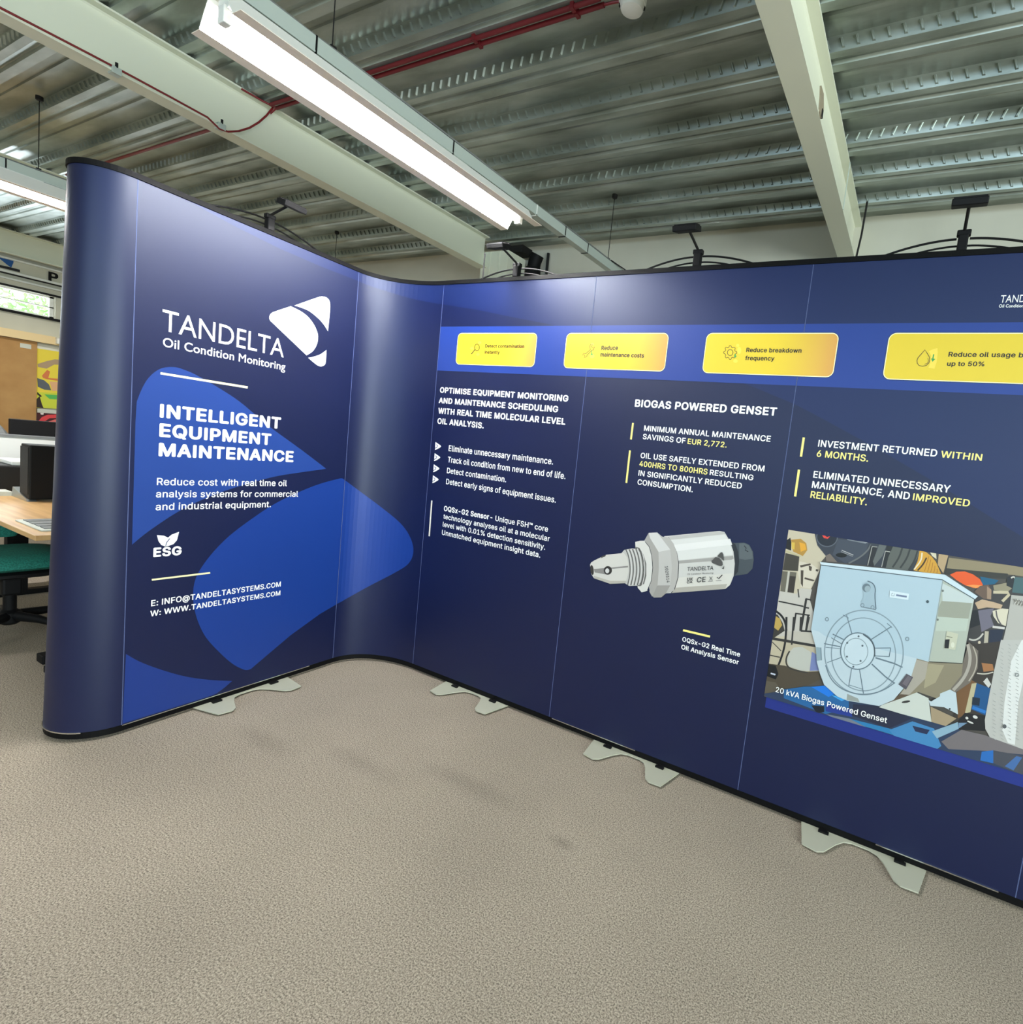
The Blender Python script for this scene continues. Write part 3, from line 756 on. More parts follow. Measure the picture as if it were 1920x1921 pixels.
ends = [(hit(780 + 298/3.84, 500 + 590/3.84)[0], hit(780 + 868/3.84, 500 + 600/3.84)[0]), (hit(780 + 1077/3.84, 500 + 610/3.84)[0], hit(780 + 1811/3.84, 500 + 620/3.84)[0]),
        (hit(1280 + 126/3, 500 + 490/3)[0], hit(1280 + 868/3, 500 + 500/3)[0])]
wb = np.mean([e - a for a, e in ends]); s4 = hit(1280 + 1147/3, 500 + 510/3)[0]; ends.append((s4, s4 + wb))
INKD = (30, 20, 8); OLIVE = (84, 70, 12); GRN = (60, 150, 70); PALE = (236, 206, 72)
D5, D6, D7 = (840, 610, 10.667), (1320, 620, 10.667), (1680, 630, 8.0)
for i, ((a, e), pp) in enumerate(zip(ends, (pan_a, pan_b, pan_c, pan_c))):
    def col(s_, z_, a=a, e=e, i=i):
        u = (s_ - a) / (e - a); u = min(max((u - .55) / .45, 0), 1) ** 1.4 * (0 if i == 3 else 1)
        c0, c1 = np.array(lin((218, 190, 42))), np.array(lin((206, 150, 74))); return tuple(c0 * (1 - u) + c1 * u)
    k = Ink(5)
    k.poly(rrect(a - .003, e + .003, zbb - .003, zbt + .003, .029), (30, 44, 92), sz=True)
    k.poly(rrect(a, e, zbb, zbt, .026), (250, 244, 190), sz=True)
    k.poly(rrect(a + .003, e - .003, zbb + .003, zbt - .003, .023), col, sz=True, vlines=[a + (e - a) * u for u in (.55, .65, .75, .85, .92)])
    if i == 0:
        for c_ in ((610, 585), (645, 350), (488, 465)): k.ellipse(c_, 34, 28, PALE, D5)
        k.ellipse((592, 447), 46, 66, OLIVE, D5, w_=15); k.ellipse((588, 450), 18, 24, (160, 150, 50), D5); k.line((550, 492), (478, 582), 17, INKD, D5)
        k.text('Detect contamination', (756, 446), (1535, 456), 62, (26, 16, 4), D5, bold=.03); k.text('instantly', (744, 571), (1045, 574), 62, (26, 16, 4), D5, bold=.03)
    if i == 1:
        k.ellipse((1272, 645), 18, 16, PALE, C8); k.ellipse((1275, 560), 12, 10, PALE, C8)
        k.stroke([(1262, 562), (1255, 580), (1262, 598), (1228, 628), (1212, 626), (1202, 640), (1216, 636), (1222, 646), (1215, 655), (1232, 652), (1238, 638), (1268, 606), (1284, 600), (1290, 578), (1278, 588), (1268, 578), (1276, 562)], 4, OLIVE, C8, True)
        k.line((1270, 605), (1270, 632), 5, GRN, C8); k.poly([(1261, 628), (1281, 628), (1271, 642)], GRN, C8)
        k.text('Reduce', (1339, 601), (1458, 600), 30, (26, 16, 4), C8, bold=.03); k.text('maintenance costs', (1332, 648), (1646, 656), 29, (26, 16, 4), C8, bold=.03)
    if i == 2:
        k.ellipse((690, 300), 32, 30, PALE, D6); k.ellipse((720, 400), 40, 70, PALE, D6); k.ellipse((645, 612), 45, 36, PALE, D6)
        g = []
        for j in range(64):
            q = 2 * PI * j / 64; r_ = 122 + 16 * max(-1, min(1, 2.2 * math.cos(q * 8))) ; g.append((540 + r_ * .95 * math.cos(q), 443 + r_ * math.sin(q)))
        k.stroke(g, 12, OLIVE, D6, True); k.ellipse((540, 443), 56, 60, OLIVE, D6, w_=13)
        k.line((640, 470), (640, 515), 22, GRN, D6); k.poly([(608, 508), (675, 508), (640, 550)], GRN, D6)
        k.text('Reduce breakdown', (858, 430), (1320 * 0 + (672/3 + 1280 - 1320) * 10.667, 445), 84, INKD, D6, bold=.022); k.text('frequency', (836, 592), (1420, 602), 84, INKD, D6, bold=.022)
    if i == 3:
        k.poly([(510, 230), (570, 200), (635, 185), (640, 250), (622, 400), (590, 495), (500, 480), (530, 400), (540, 300)], PALE, D7)
        k.stroke([(447, 212), (392, 275), (345, 328), (328, 370), (332, 412), (360, 447), (410, 457), (465, 447), (505, 410), (521, 365), (515, 320), (480, 260)], 11, (84, 66, 14), D7, True)
        k.stroke([(490, 335), (500, 372), (485, 410), (440, 431)], 8, (84, 66, 14), D7)
        k.line((580, 278), (566, 345), 18, GRN, D7); k.poly([(538, 340), (603, 348), (560, 392)], GRN, D7)
        k.text('Reduce oil usage by', (797, 312), (1998, 325), 70, INKD, D7, bold=.022); k.text('up to 50%', (776, 450), (1336, 456), 66, INKD, D7, bold=.022)
    k.build('badge', pp, ('yellow badge with magnifier', 'yellow badge with spanner', 'yellow badge with cog', 'yellow badge with oil drop')[i])
# --- bullet panel
k = Ink(5)
k.text('OPTIMISE EQUIPMENT MONITORING', (175, 907), (1099, 972), 39, WHITE, C8, bold=.032)
k.text('AND MAINTENANCE SCHEDULING', (167, 982), (1026, 1049), 39, WHITE, C8, bold=.032)
k.text('WITH REAL TIME MOLECULAR LEVEL', (163, 1057), (1079, 1139), 40, WHITE, C8, bold=.032)
k.text('OIL ANALYSIS.', (157, 1130), (491, 1166), 40, WHITE, C8, bold=.032)
k.build_lines('headline', pan_a, 'bold white heading')
for x_, y_ in ((205, 278), (196, 396), (187, 514), (178, 630)):
    k = Ink(5); k.poly([(x_ + 7, y_), (x_ + 22, y_ + 10), (x_ + 60, y_ + 36), (x_ + 67, y_ + 46), (x_ + 58, y_ + 56), (x_ + 20, y_ + 78), (x_ + 1, y_ + 84), (x_ + 4, y_ + 40)], WHITE, CT)
    k.stroke([(x_ + 2, y_ + 66), (x_ + 22, y_ + 56), (x_ + 30, y_ + 38), (x_ + 14, y_ + 26)], 7, (30, 42, 92), CT); k.build('bullet', pan_a, 'white arrow bullet')
k = Ink(5)
k.text('Eliminate unnecessary maintenance.', (350, 372), (1456, 517), 61, WHITE, CT, bold=.014)
k.text('Track oil condition from new to end of life.', (340, 491), (1588, 671), 60, WHITE, CT, bold=.014)
k.text('Detect contamination.', (332, 606), (959, 704), 58, WHITE, CT, bold=.014)
k.text('Detect early signs of equipment issues.', (323, 722), (1486, 921), 58, WHITE, CT, bold=.014)
k.build_lines('bullet_text', pan_a, 'white bullet lines')
k = Ink(5); k.line((173, 898), (145, 1276), 14, (238, 232, 214), CT); k.build('rule', pan_a, 'upright cream rule')
k = Ink(5)
k.text('OQSx-G2 Sensor', (299, 1005), (777, 1098), 54, WHITE, CT, bold=.03)
k.text('- Unique FSH\u2122 core', (792, 1100), (1402, 1229), 55, WHITE, CT, bold=.014)
k.text('technology analyses oil at a molecular', (294, 1089), (1421, 1331), 52, WHITE, CT, bold=.014)
k.text('level with 0.01% detection sensitivity.', (288, 1172), (1373, 1419), 52, WHITE, CT, bold=.014)
k.text('Unmatched equipment insight data.', (279, 1258), (1321, 1503), 52, WHITE, CT, bold=.014)
k.build_lines('text_line', pan_a, 'white paragraph about the sensor')
# --- sensor panel
k = Ink(5); k.text('BIOGAS POWERED GENSET', (1191.3, 762.4), (1457, 779.6), 13.4, WHITE, bold=.03); k.build_lines('headline', pan_b, 'bold white heading')
for a, e in (((1188.2, 793.6), (1184.3, 824.4)), ((1182.5, 845), (1175.6, 906))):
    k = Ink(5); k.line(a, e, 3.4, YEL); k.build('rule', pan_b, 'upright yellow rule')
k = Ink(5); b1 = .018
k.text('MINIMUM ANNUAL MAINTENANCE', (1208.4, 807.8), (1445.8, 828.6), 9.9, WHITE, bold=b1)
k.text('SAVINGS OF', (1206.2, 823.4), (1286.2, 831.8), 9.9, WHITE, bold=b1); k.text('EUR 2,772.', (1290.3, 832.4), (1363.6, 839.5), 9.9, YEL, bold=b1)
k.text('OIL USE SAFELY EXTENDED FROM', (1202, 858.9), (1434.2, 884.5), 10, WHITE, bold=b1)
k.text('400HRS TO 800HRS', (1199.8, 874.2), (1327.5, 890.2), 10, YEL, bold=b1); k.text('RESULTING', (1331.8, 890.6), (1413.5, 901.2), 10, WHITE, bold=b1)
k.text('IN SIGNIFICANTLY REDUCED', (1198, 892), (1391.8, 916.9), 10, WHITE, bold=b1)
k.text('CONSUMPTION.', (1196.3, 908.6), (1300.2, 923.4), 10, WHITE, bold=b1)
k.build_lines('text_line', pan_b, 'white and yellow savings text')
CS = (1080, 960, 5.3333)
k = Ink(5); k.dim = .74
k.poly([(1555, 310), (1600, 312), (1690, 308), (1740, 330), (1778, 400), (1786, 480), (1772, 570), (1720, 622), (1600, 640), (1560, 640)], (74, 82, 88), CS)
k.poly([(1640, 318), (1690, 314), (1735, 335), (1770, 400), (1776, 470), (1700, 480), (1640, 470)], (98, 106, 110), CS)
k.poly([(1550, 300), (1600, 322), (1630, 400), (1640, 500), (1628, 600), (1590, 645), (1550, 660)], (44, 48, 54), CS)
k.stroke([(1690, 340), (1710, 365), (1700, 385), (1730, 400)], 8, (30, 32, 36), CS)
k.poly([(890, 245), (1440, 192), (1492, 202), (1545, 290), (1583, 400), (1596, 520), (1585, 640), (1552, 725), (1500, 772), (960, 813), (900, 816)], (222, 220, 214), CS)
k.poly([(930, 262), (1440, 205), (1500, 230), (1552, 330), (1578, 430), (1010, 488), (990, 380)], (238, 237, 232), CS)
k.poly([(1015, 492), (1578, 440), (1586, 470), (1560, 480), (1020, 520)], (176, 173, 168), CS)
k.poly([(1025, 660), (1575, 615), (1545, 735), (1500, 772), (960, 813)], (232, 228, 218), CS)
k.poly([(1000, 760), (1520, 722), (1500, 772), (960, 813)], (190, 184, 172), CS)
k.poly([(930, 250), (1440, 195), (1490, 204), (1500, 225), (945, 282)], (206, 203, 198), CS)
k.poly([(985, 330), (1550, 270), (1570, 330), (1005, 395)], (250, 248, 244), CS)
k.stroke([(930, 255), (980, 320), (1018, 420), (1034, 520), (1028, 660), (995, 770), (960, 812)], 7, (60, 60, 62), CS)
k.poly([(690, 290), (735, 212), (820, 207), (868, 248), (935, 258), (985, 320), (1018, 420), (1032, 520), (1022, 670), (985, 790), (905, 818), (860, 856), (785, 858), (745, 800)], (196, 192, 186), CS)
k.poly([(735, 212), (820, 207), (950, 378), (835, 402), (748, 262)], (228, 226, 222), CS)
k.poly([(835, 402), (950, 378), (968, 560), (950, 735), (825, 735), (838, 560)], (206, 203, 198), CS)
k.poly([(825, 737), (950, 737), (905, 818), (860, 856), (785, 858), (760, 800)], (168, 164, 158), CS)
k.poly([(690, 292), (735, 214), (748, 262), (832, 402), (836, 560), (822, 735), (770, 850), (742, 800), (775, 560), (760, 420)], (180, 176, 170), CS)
k.poly([(600, 302), (650, 290), (690, 290), (735, 340), (765, 430), (776, 560), (762, 700), (722, 790), (665, 806), (625, 760)], (232, 229, 222), CS)
k.stroke([(700, 300), (740, 350), (766, 440), (775, 560), (762, 690), (722, 785)], 6, (70, 70, 72), CS)
k.poly([(600, 350), (640, 360), (680, 420), (712, 520), (712, 640), (690, 720), (650, 745), (600, 740)], (120, 118, 114), CS)
k.poly([(465, 412), (490, 382), (570, 366), (625, 372), (665, 430), (686, 520), (686, 610), (660, 700), (625, 738), (540, 742), (498, 715)], (206, 203, 198), CS)
for j in range(5):
    x_ = 520 + j * 33; k.stroke([(x_ - 12, 380 - j * 4), (x_ + 14, 440), (x_ + 30, 540), (x_ + 28, 630), (x_ + 4, 735)], 10, (96, 94, 90), CS, smooth=2)
    k.stroke([(x_ + 5, 378 - j * 4), (x_ + 30, 440), (x_ + 46, 540), (x_ + 44, 630), (x_ + 18, 735)], 7, (236, 234, 230), CS, smooth=2)
k.poly([(150, 530), (160, 508), (190, 488), (310, 430), (488, 412), (520, 455), (534, 520), (535, 600), (505, 714), (350, 720), (190, 665), (160, 620)], (226, 222, 214), CS)
k.poly([(188, 572), (330, 560), (530, 540), (530, 556), (340, 574), (325, 630), (195, 606)], (150, 146, 142), CS)
k.poly([(190, 640), (350, 690), (510, 690), (505, 714), (350, 720), (190, 665)], (196, 190, 178), CS)
k.ellipse((328, 586), 41, 43, (52, 48, 46), CS); k.ellipse((322, 590), 20, 24, (232, 230, 226), CS)
k.ellipse((170, 582), 17, 50, (60, 56, 52), CS, rot=-.12); k.poly([(255, 465), (270, 442), (312, 432), (300, 448)], (90, 86, 80), CS)
DK = (86, 84, 82)
k.text('1029314', (898, 545), (918, 708), 30, DK, CS, bold=.01, up=(1, -.1))
k.text('TANDELTA', (1120, 592), (1383, 580), 40, DK, CS, 'logo', .01)
k.text('Oil Condition Monitoring', (1120, 632), (1383, 618), 16, DK, CS, 'logo')
for pts in ([(1405, 452), (1440, 458), (1475, 500), (1478, 530), (1462, 545), (1440, 540), (1372, 512), (1364, 494)], [(1420, 446), (1458, 406), (1472, 404), (1484, 425), (1490, 492), (1460, 462)], [(1470, 568), (1494, 538), (1488, 574)]): k.poly(pts, DK, CS)
k.text('UK', (1120, 688), (1178, 686), 30, DK, CS, bold=.03); k.text('CA', (1116, 716), (1174, 713), 25, DK, CS, bold=.03)
k.text('CE', (1216, 706), (1304, 699), 52, DK, CS, bold=.02)
k.line((1345, 648), (1375, 684), 5, DK, CS); k.line((1375, 648), (1345, 684), 5, DK, CS); k.line((1330, 695), (1376, 692), 5, DK, CS)
k.stroke([(1420, 654), (1438, 668), (1474, 630)], 9, (40, 38, 38), CS); k.line((1408, 690), (1465, 686), 4, DK, CS)
k.build('sensor_picture', pan_b, 'printed picture of a silver threaded sensor')
k = Ink(5); k.line((1078, 1185), (1348, 1249), 21, YEL, CS)
k.build('rule', pan_b, 'short yellow rule')
k = Ink(5)
k.text('OQSx-G2 Real Time', (1068, 1294), (1646, 1451), 46, WHITE, CS, bold=.02); k.text('Oil Analysis Sensor', (1058, 1371), (1633, 1529), 46, WHITE, CS, bold=.02)
k.build_lines('caption', pan_b, 'small white caption')
# --- generator panel
for a, e in (((1280 + 686/3, 500 + 962/3), (1280 + 670/3, 500 + 1070/3)), ((1280 + 659/3, 500 + 1143/3), (1280 + 637/3, 500 + 1294/3))):
    k = Ink(5); k.line(a, e, 4.4, YEL); k.build('rule', pan_c, 'upright yellow rule')
k = Ink(5); b1 = .018
k.text('INVESTMENT RETURNED', (765, 1012), (1434, 1070), 37, WHITE, C3, bold=b1); k.text('WITHIN', (1455, 1073), (1687, 1093), 37, YEL, C3, bold=b1)
k.text('6 MONTHS.', (757, 1069), (1047, 1098), 37, YEL, C3, bold=b1)
k.text('ELIMINATED UNNECESSARY', (738, 1187), (1508, 1273), 38, WHITE, C3, bold=b1)
k.text('MAINTENANCE, AND', (730, 1244), (1280, 1311), 38, WHITE, C3, bold=b1); k.text('IMPROVED', (1298, 1313), (1618, 1351), 38, YEL, C3, bold=b1)
k.text('RELIABILITY.', (722, 1300), (1040, 1344), 38, YEL, C3, bold=b1)
k.build_lines('text_line', pan_c, 'white and yellow returns text')
CL = (1840, 500, 19.2125)
k = Ink(5)
k.text('TANDELTA', (705, 1305), (2391, 1262), 262, WHITE, CL, 'logo'); k.text('Oil Condition Monitoring', (660, 1478), (2350, 1460), 108, WHITE, CL, 'logo', .012)
k.build('logo', pan_c, 'small white company logo')
A, B, Cc, Dd, G = (1430, 980, 7.68), (1670, 1020, 7.68), (1430, 1160, 7.68), (1670, 1200, 7.68), (1420, 960, 3.694)
tl, bl = hit(1420 + 222/3.694, 960 + 125/3.694), hit(1420 + 52/3.694, 960 + 1278/3.694)
gs0, gs1 = float((tl[0] + bl[0]) / 2), float(sS3 + 3*W - .02); gz1, gz0 = float(tl[1]), float(bl[1])
k = Ink(4); k.poly([(gs0 + .01, gz0 - .045), (gs1, gz0 - .045), (gs1, gz0 + .02), (gs0 + .01, gz0 + .02)], (26, 42, 122), sz=True); k.build('band', pan_c, 'blue strip under the photograph')
class Photo(Ink):
    dim = .78
    def poly(s, pts, col, cr=(0, 0, 1), sz=False, vlines=None, smooth=0):     # trimmed to the picture's own frame
        if sz: return Ink.poly(s, pts, col, cr, True, vlines)
        q = [tuple(hit(cr[0] + p[0] / cr[2], cr[1] + p[1] / cr[2])) for p in pts]
        q = clip_s(q, gs0, gs1); q = [(p[1], p[0]) for p in clip_s([(p[1], p[0]) for p in q], gz0, gz1)]
        if len(q) > 2: Ink.poly(s, q, col, cr, True)
k = Photo(6, 2.5e-5)
k.poly([(gs0, gz0), (gs1, gz0), (gs1, gz1), (gs0, gz1)], (84, 78, 72), sz=True)
P_ = k.poly
P_([(300, 60), (760, 165), (790, 300), (930, 480), (850, 570), (830, 700), (700, 980), (690, 1110), (740, 1290), (720, 1700), (0, 1700), (200, 900)], (208, 196, 170), A)
P_([(340, 440), (540, 490), (520, 700), (300, 690)], (70, 65, 55), A)
P_([(420, 250), (560, 235), (640, 300), (655, 400), (590, 485), (450, 420)], (188, 144, 62), A); P_([(540, 285), (620, 310), (640, 390), (560, 425)], (236, 172, 52), A); P_([(425, 285), (475, 290), (470, 390), (430, 385)], (226, 190, 80), A)
P_([(350, 260), (410, 220), (425, 290), (420, 405), (345, 380)], (30, 28, 25), A); P_([(340, 400), (570, 480), (560, 500), (335, 425)], (200, 190, 150), A)
P_([(290, 700), (500, 720), (460, 1020), (265, 990)], (112, 106, 92), A); P_([(375, 705), (405, 710), (365, 1010), (335, 1005)], (205, 200, 186), A); P_([(402, 770), (490, 780), (455, 1015), (372, 1005)], (60, 52, 45), A)
P_([(540, 560), (720, 600), (830, 690), (740, 860), (700, 955), (560, 930), (520, 720)], (222, 212, 192), A)
for q in ([(675, 620), (722, 640), (712, 700), (680, 690)], [(560, 690), (600, 690), (590, 930), (560, 880)], [(780, 670), (820, 680), (805, 710), (775, 700)], [(620, 790), (760, 830), (740, 850), (610, 815)], [(545, 620), (700, 590), (705, 612), (560, 650)]): P_(q, (80, 70, 58), A)
P_([(258, 990), (500, 1030), (560, 945), (720, 965), (690, 1110), (740, 1290), (720, 1640), (100, 1640), (215, 1200)], (206, 200, 190), A)
for a, e, w_ in (((240, 1135), (600, 1210), 20), ((630, 1100), (710, 1118), 22), ((640, 1100), (560, 1560), 32), ((490, 1310), (455, 1560), 24), ((480, 1310), (690, 1338), 20), ((668, 1335), (635, 1560), 28), ((520, 960), (535, 1080), 16), ((600, 1220), (680, 1235), 20)): k.line(a, e, w_, (44, 42, 40), A)
P_([(130, 1300), (230, 1330), (300, 1450), (330, 1560), (120, 1700)], (60, 56, 50), A)
P_([(200, 1350), (260, 1385), (292, 1480), (235, 1560), (170, 1510)], (196, 164, 84), A)
k.stroke([(200, 1275), (285, 1340), (340, 1440), (355, 1560)], 30, (26, 26, 28), A, smooth=2)
P_([(140, 280), (340, 300), (780, 380), (790, 420), (800, 520), (830, 720), (820, 850), (600, 900), (300, 760), (90, 640)], (198, 186, 160), Cc)
P_([(360, 180), (800, 200), (780, 380), (360, 340)], (200, 192, 178), Cc)
k.stroke([(355, -20), (350, 200), (330, 400), (270, 600), (200, 760)], 30, (30, 30, 32), Cc, smooth=2)
for a, e, w_ in (((150, 290), (800, 400), 38), ((460, -20), (430, 380), 24), ((150, 340), (280, 470), 12), ((120, 530), (260, 560), 16), ((560, 180), (800, 195), 26), ((570, -20), (560, 180), 40), ((680, -20), (640, 170), 26)): k.line(a, e, w_, (52, 50, 48), Cc)
P_([(90, 650), (330, 680), (600, 770), (830, 760), (840, 880), (560, 1010), (200, 1010), (90, 1140), (20, 1140)], (82, 72, 58), Cc)
P_([(100, 660), (200, 680), (240, 800), (200, 880), (70, 830)], (18, 18, 22), Cc); P_([(130, 780), (200, 800), (190, 822), (125, 800)], (210, 215, 230), Cc)
P_([(400, 480), (460, 420), (580, 410), (700, 480), (720, 560), (680, 760), (560, 750), (390, 690), (360, 600)], (198, 198, 188), Cc)
k.stroke([(400, 470), (350, 560), (350, 660), (400, 720), (540, 760), (660, 780)], 22, (60, 56, 52), Cc, smooth=2)
P_([(720, 480), (790, 520), (825, 750), (690, 755)], (124, 136, 186), Cc)
P_([(60, 900), (200, 920), (260, 1010), (100, 1140), (20, 1140)], (96, 88, 74), Cc)
# engine parts above the generator
P_([(760, 100), (1920, 200), (2300, 340), (2200, 700), (1280, 592), (1100, 575), (920, 480), (800, 330), (775, 220)], (58, 62, 72), A)
k.ellipse((940, 212), 156, 142, (96, 102, 112), A); k.ellipse((940, 210), 142, 130, (34, 38, 48), A)
P_([(865, 180), (900, 185), (940, 210), (988, 195), (950, 236), (895, 225)], (228, 70, 60), A)
P_([(1100, 240), (1540, 290), (1500, 420), (1300, 560), (1200, 590), (1020, 460)], (70, 76, 88), A)
for a, e, w_, cl in (((1230, 245), (1500, 300), 14, (132, 138, 144)), ((1330, 250), (1520, 292), 10, (170, 172, 174)), ((1150, 400), (1318, 470), 12, (180, 180, 180)), ((1140, 420), (1310, 490), 8, (160, 160, 160))): k.line(a, e, w_, cl, A)
k.ellipse((1145, 472), 80, 32, (18, 20, 18), A, rot=.05)
k.stroke([(1250, 590), (1420, 500), (1530, 400), (1570, 320)], 22, (110, 112, 112), A, smooth=2)
P_([(920, 480), (980, 448), (1090, 575), (930, 562)], (124, 112, 102), A)
P_([(1565, 330), (1660, 345), (1610, 640), (1510, 622)], (44, 44, 46), A); P_([(1690, 318), (1795, 335), (1740, 480), (1620, 625), (1600, 560)], (104, 108, 106), A); P_([(1800, 330), (1920, 350), (1880, 640), (1740, 640)], (40, 42, 42), A)
for a, e in (((1590, 345), (1665, 355)), ((1590, 345), (1525, 620)), ((1780, 412), (1850, 425)), ((1780, 412), (1725, 640))): k.line(a, e, 10, (188, 186, 178), A)
P_([(50, 30), (430, 90), (400, 200), (270, 385), (-60, 360), (-20, 190)], (98, 101, 95), B)
for a, e in (((180, 60), (40, 340)), ((290, 80), (150, 350)), ((400, 100), (270, 380))): k.stroke([a, ((a[0] + e[0]) / 2 + 25, (a[1] + e[1]) / 2), e], 26, (58, 60, 58), B, smooth=2)
P_([(430, 95), (520, 118), (600, 180), (665, 260), (740, 435), (480, 412), (340, 380), (400, 250)], (220, 164, 56), B)
k.stroke([(465, 130), (455, 240), (350, 370)], 20, (240, 228, 196), B, smooth=2); k.stroke([(530, 200), (480, 300), (400, 385)], 22, (70, 50, 26), B, smooth=2)
for j in range(5): k.stroke([(560 + 30*j, 180 + 45*j), (540 + 36*j, 260 + 34*j), (500 + 44*j, 395 + 8*j)], 9, (176, 116, 36), B)
P_([(580, 122), (668, 130), (672, 220), (610, 175)], (226, 216, 188), B); P_([(705, 145), (845, 158), (770, 425), (690, 300)], (192, 164, 124), B)
P_([(850, 200), (2300, 380), (2300, 520), (1700, 440), (820, 352)], (152, 138, 108), B); P_([(820, 352), (1700, 430), (1700, 510), (790, 440)], (58, 56, 50), B)
P_([(1300, 470), (1570, 525), (1480, 610), (1330, 590)], (26, 94, 128), B)
P_([(1230, 780), (1340, 600), (1700, 560), (2300, 620), (2300, 1600), (1060, 1600)], (66, 62, 62), B)
P_([(865, 445), (960, 402), (1080, 398), (1200, 440), (1300, 512), (1342, 592), (1300, 636), (1200, 634), (1080, 595), (960, 522)], (240, 96, 36), B); P_([(1100, 600), (1200, 590), (1330, 600), (1240, 640)], (252, 160, 80), B)
P_([(1215, 690), (1300, 605), (1420, 590), (1470, 680), (1455, 805), (1350, 790)], (112, 90, 76), B); P_([(1400, 610), (1462, 660), (1460, 800), (1400, 790)], (168, 140, 116), B)
P_([(1490, 600), (1680, 560), (1760, 640), (1700, 690), (1500, 665)], (156, 146, 120), B)
k.stroke([(1490, 695), (1700, 700), (1720, 730), (1620, 830)], 42, (210, 196, 164), B)
P_([(1690, 480), (1800, 450), (1860, 560), (1760, 640), (1680, 600)], (40, 42, 46), B); k.stroke([(1745, 490), (1790, 470), (1820, 520), (1800, 620)], 22, (216, 212, 200), B, smooth=2)
P_([(1800, 480), (2300, 520), (2300, 760), (1760, 700)], (74, 104, 108), B)
P_([(1225, 850), (1330, 800), (1500, 840), (1625, 880), (1600, 935), (1400, 915), (1270, 940)], (204, 174, 142), B)
P_([(1180, 960), (1280, 950), (1310, 1160), (1150, 1220)], (34, 34, 38), B)
P_([(1270, 960), (1500, 930), (1450, 1040), (1500, 1180), (1400, 1230), (1320, 1270), (1290, 1080)], (118, 113, 128), B)
P_([(1480, 965), (1620, 930), (1710, 940), (1670, 1185), (1560, 1140), (1490, 1040)], (226, 216, 192), B); k.stroke([(1530, 960), (1545, 1070), (1600, 1160)], 20, (96, 90, 94), B, smooth=2)
k.line((1480, 1195), (1655, 1215), 32, (216, 211, 206), B); P_([(1440, 1235), (1640, 1235), (1560, 1600), (1420, 1600)], (36, 44, 64), B)
P_([(1370, 1255), (1425, 1260), (1395, 1700), (1330, 1700)], (192, 182, 162), B); k.stroke([(1140, 1370), (1210, 1392), (1290, 1360), (1345, 1290)], 24, (202, 197, 188), B, smooth=2)
for c_ in ((1290, 1420), (1290, 1475), (1290, 1540)): k.ellipse(c_, 20, 22, (220, 205, 180), B)
k.line((1430, 1490), (1560, 1430), 14, (130, 150, 190), B)
# lower right machinery
P_([(1110, 20), (1250, 60), (1600, 20), (1500, 450), (1440, 760), (1370, 1300), (900, 1300), (960, 760), (1150, 560)], (60, 52, 46), Dd)
P_([(960, 760), (1150, 560), (1250, 620), (1110, 1060), (980, 1130)], (124, 88, 54), Dd); P_([(1180, 630), (1252, 620), (1160, 1040), (1080, 1060)], (194, 184, 148), Dd)
P_([(1250, 620), (1455, 700), (1385, 1090), (1175, 1000)], (24, 84, 138), Dd); P_([(1190, 820), (1300, 840), (1290, 950), (1180, 930)], (24, 40, 58), Dd); k.line((1190, 970), (1380, 1040), 45, (40, 120, 200), Dd)
P_([(1080, 1050), (1385, 1090), (1370, 1310), (960, 1290), (980, 1170)], (28, 26, 28), Dd)
for c_, a, e in (((1110, 1125), 22, 18), ((1230, 1110), 36, 22), ((1160, 1185), 50, 12)): k.ellipse(c_, a, e, (224, 222, 216), Dd, rot=.4)
P_([(1320, 330), (1480, 350), (1500, 440), (1350, 460)], (170, 116, 72), Dd); P_([(1345, 600), (1400, 540), (1460, 640), (1420, 690)], (212, 210, 204), Dd); k.stroke([(1255, 480), (1370, 495), (1490, 465)], 16, (214, 206, 190), Dd, smooth=2)
# grey slab and blue base frame
P_([(40, 1260), (470, 1205), (560, 1260), (880, 1340), (1300, 1470), (1640, 1600), (2300, 1800), (2300, 2100), (900, 1540), (100, 1300)], (46, 62, 92), G)
P_([(190, 1230), (330, 1210), (470, 1210), (640, 1280), (640, 1360), (480, 1400), (190, 1290)], (38, 104, 164), G); P_([(380, 1212), (470, 1203), (550, 1255), (500, 1282)], (24, 124, 230), G); P_([(520, 1270), (640, 1290), (590, 1310)], (70, 170, 240), G)
P_([(480, 1330), (700, 1380), (660, 1420), (480, 1380)], (36, 60, 150), G); P_([(380, 1340), (470, 1345), (470, 1385), (420, 1395)], (18, 26, 40), G)
P_([(670, 1330), (900, 1350), (1080, 1430), (920, 1500), (660, 1410)], (38, 42, 66), G); P_([(640, 1430), (920, 1500), (1180, 1580), (1100, 1590), (700, 1470)], (44, 128, 184), G); P_([(480, 1400), (640, 1430), (760, 1490), (560, 1440)], (120, 126, 140), G)
P_([(920, 1510), (1080, 1450), (1230, 1500), (1280, 1620), (1240, 1650), (960, 1560)], (70, 138, 192), G); P_([(1080, 1480), (1200, 1510), (1180, 1540), (1100, 1520)], (36, 46, 80), G)
P_([(1215, 1520), (1395, 1455), (1400, 1502), (1250, 1568)], (146, 180, 200), G); P_([(1400, 1460), (1460, 1460), (1400, 1500)], (120, 150, 180), G)
P_([(1280, 1590), (1420, 1508), (1580, 1545), (1847, 1640), (2300, 1760), (2300, 1820), (1847, 1680), (1600, 1655), (1330, 1642)], (122, 114, 116), G)
P_([(1560, 1660), (1640, 1650), (1640, 1740), (1550, 1720)], (40, 110, 190), G); P_([(1640, 1650), (1847, 1690), (2300, 1830), (2300, 2000), (1640, 1740)], (74, 76, 86), G); P_([(1720, 1760), (1800, 1690), (1840, 1700), (1780, 1790)], (70, 110, 170), G)
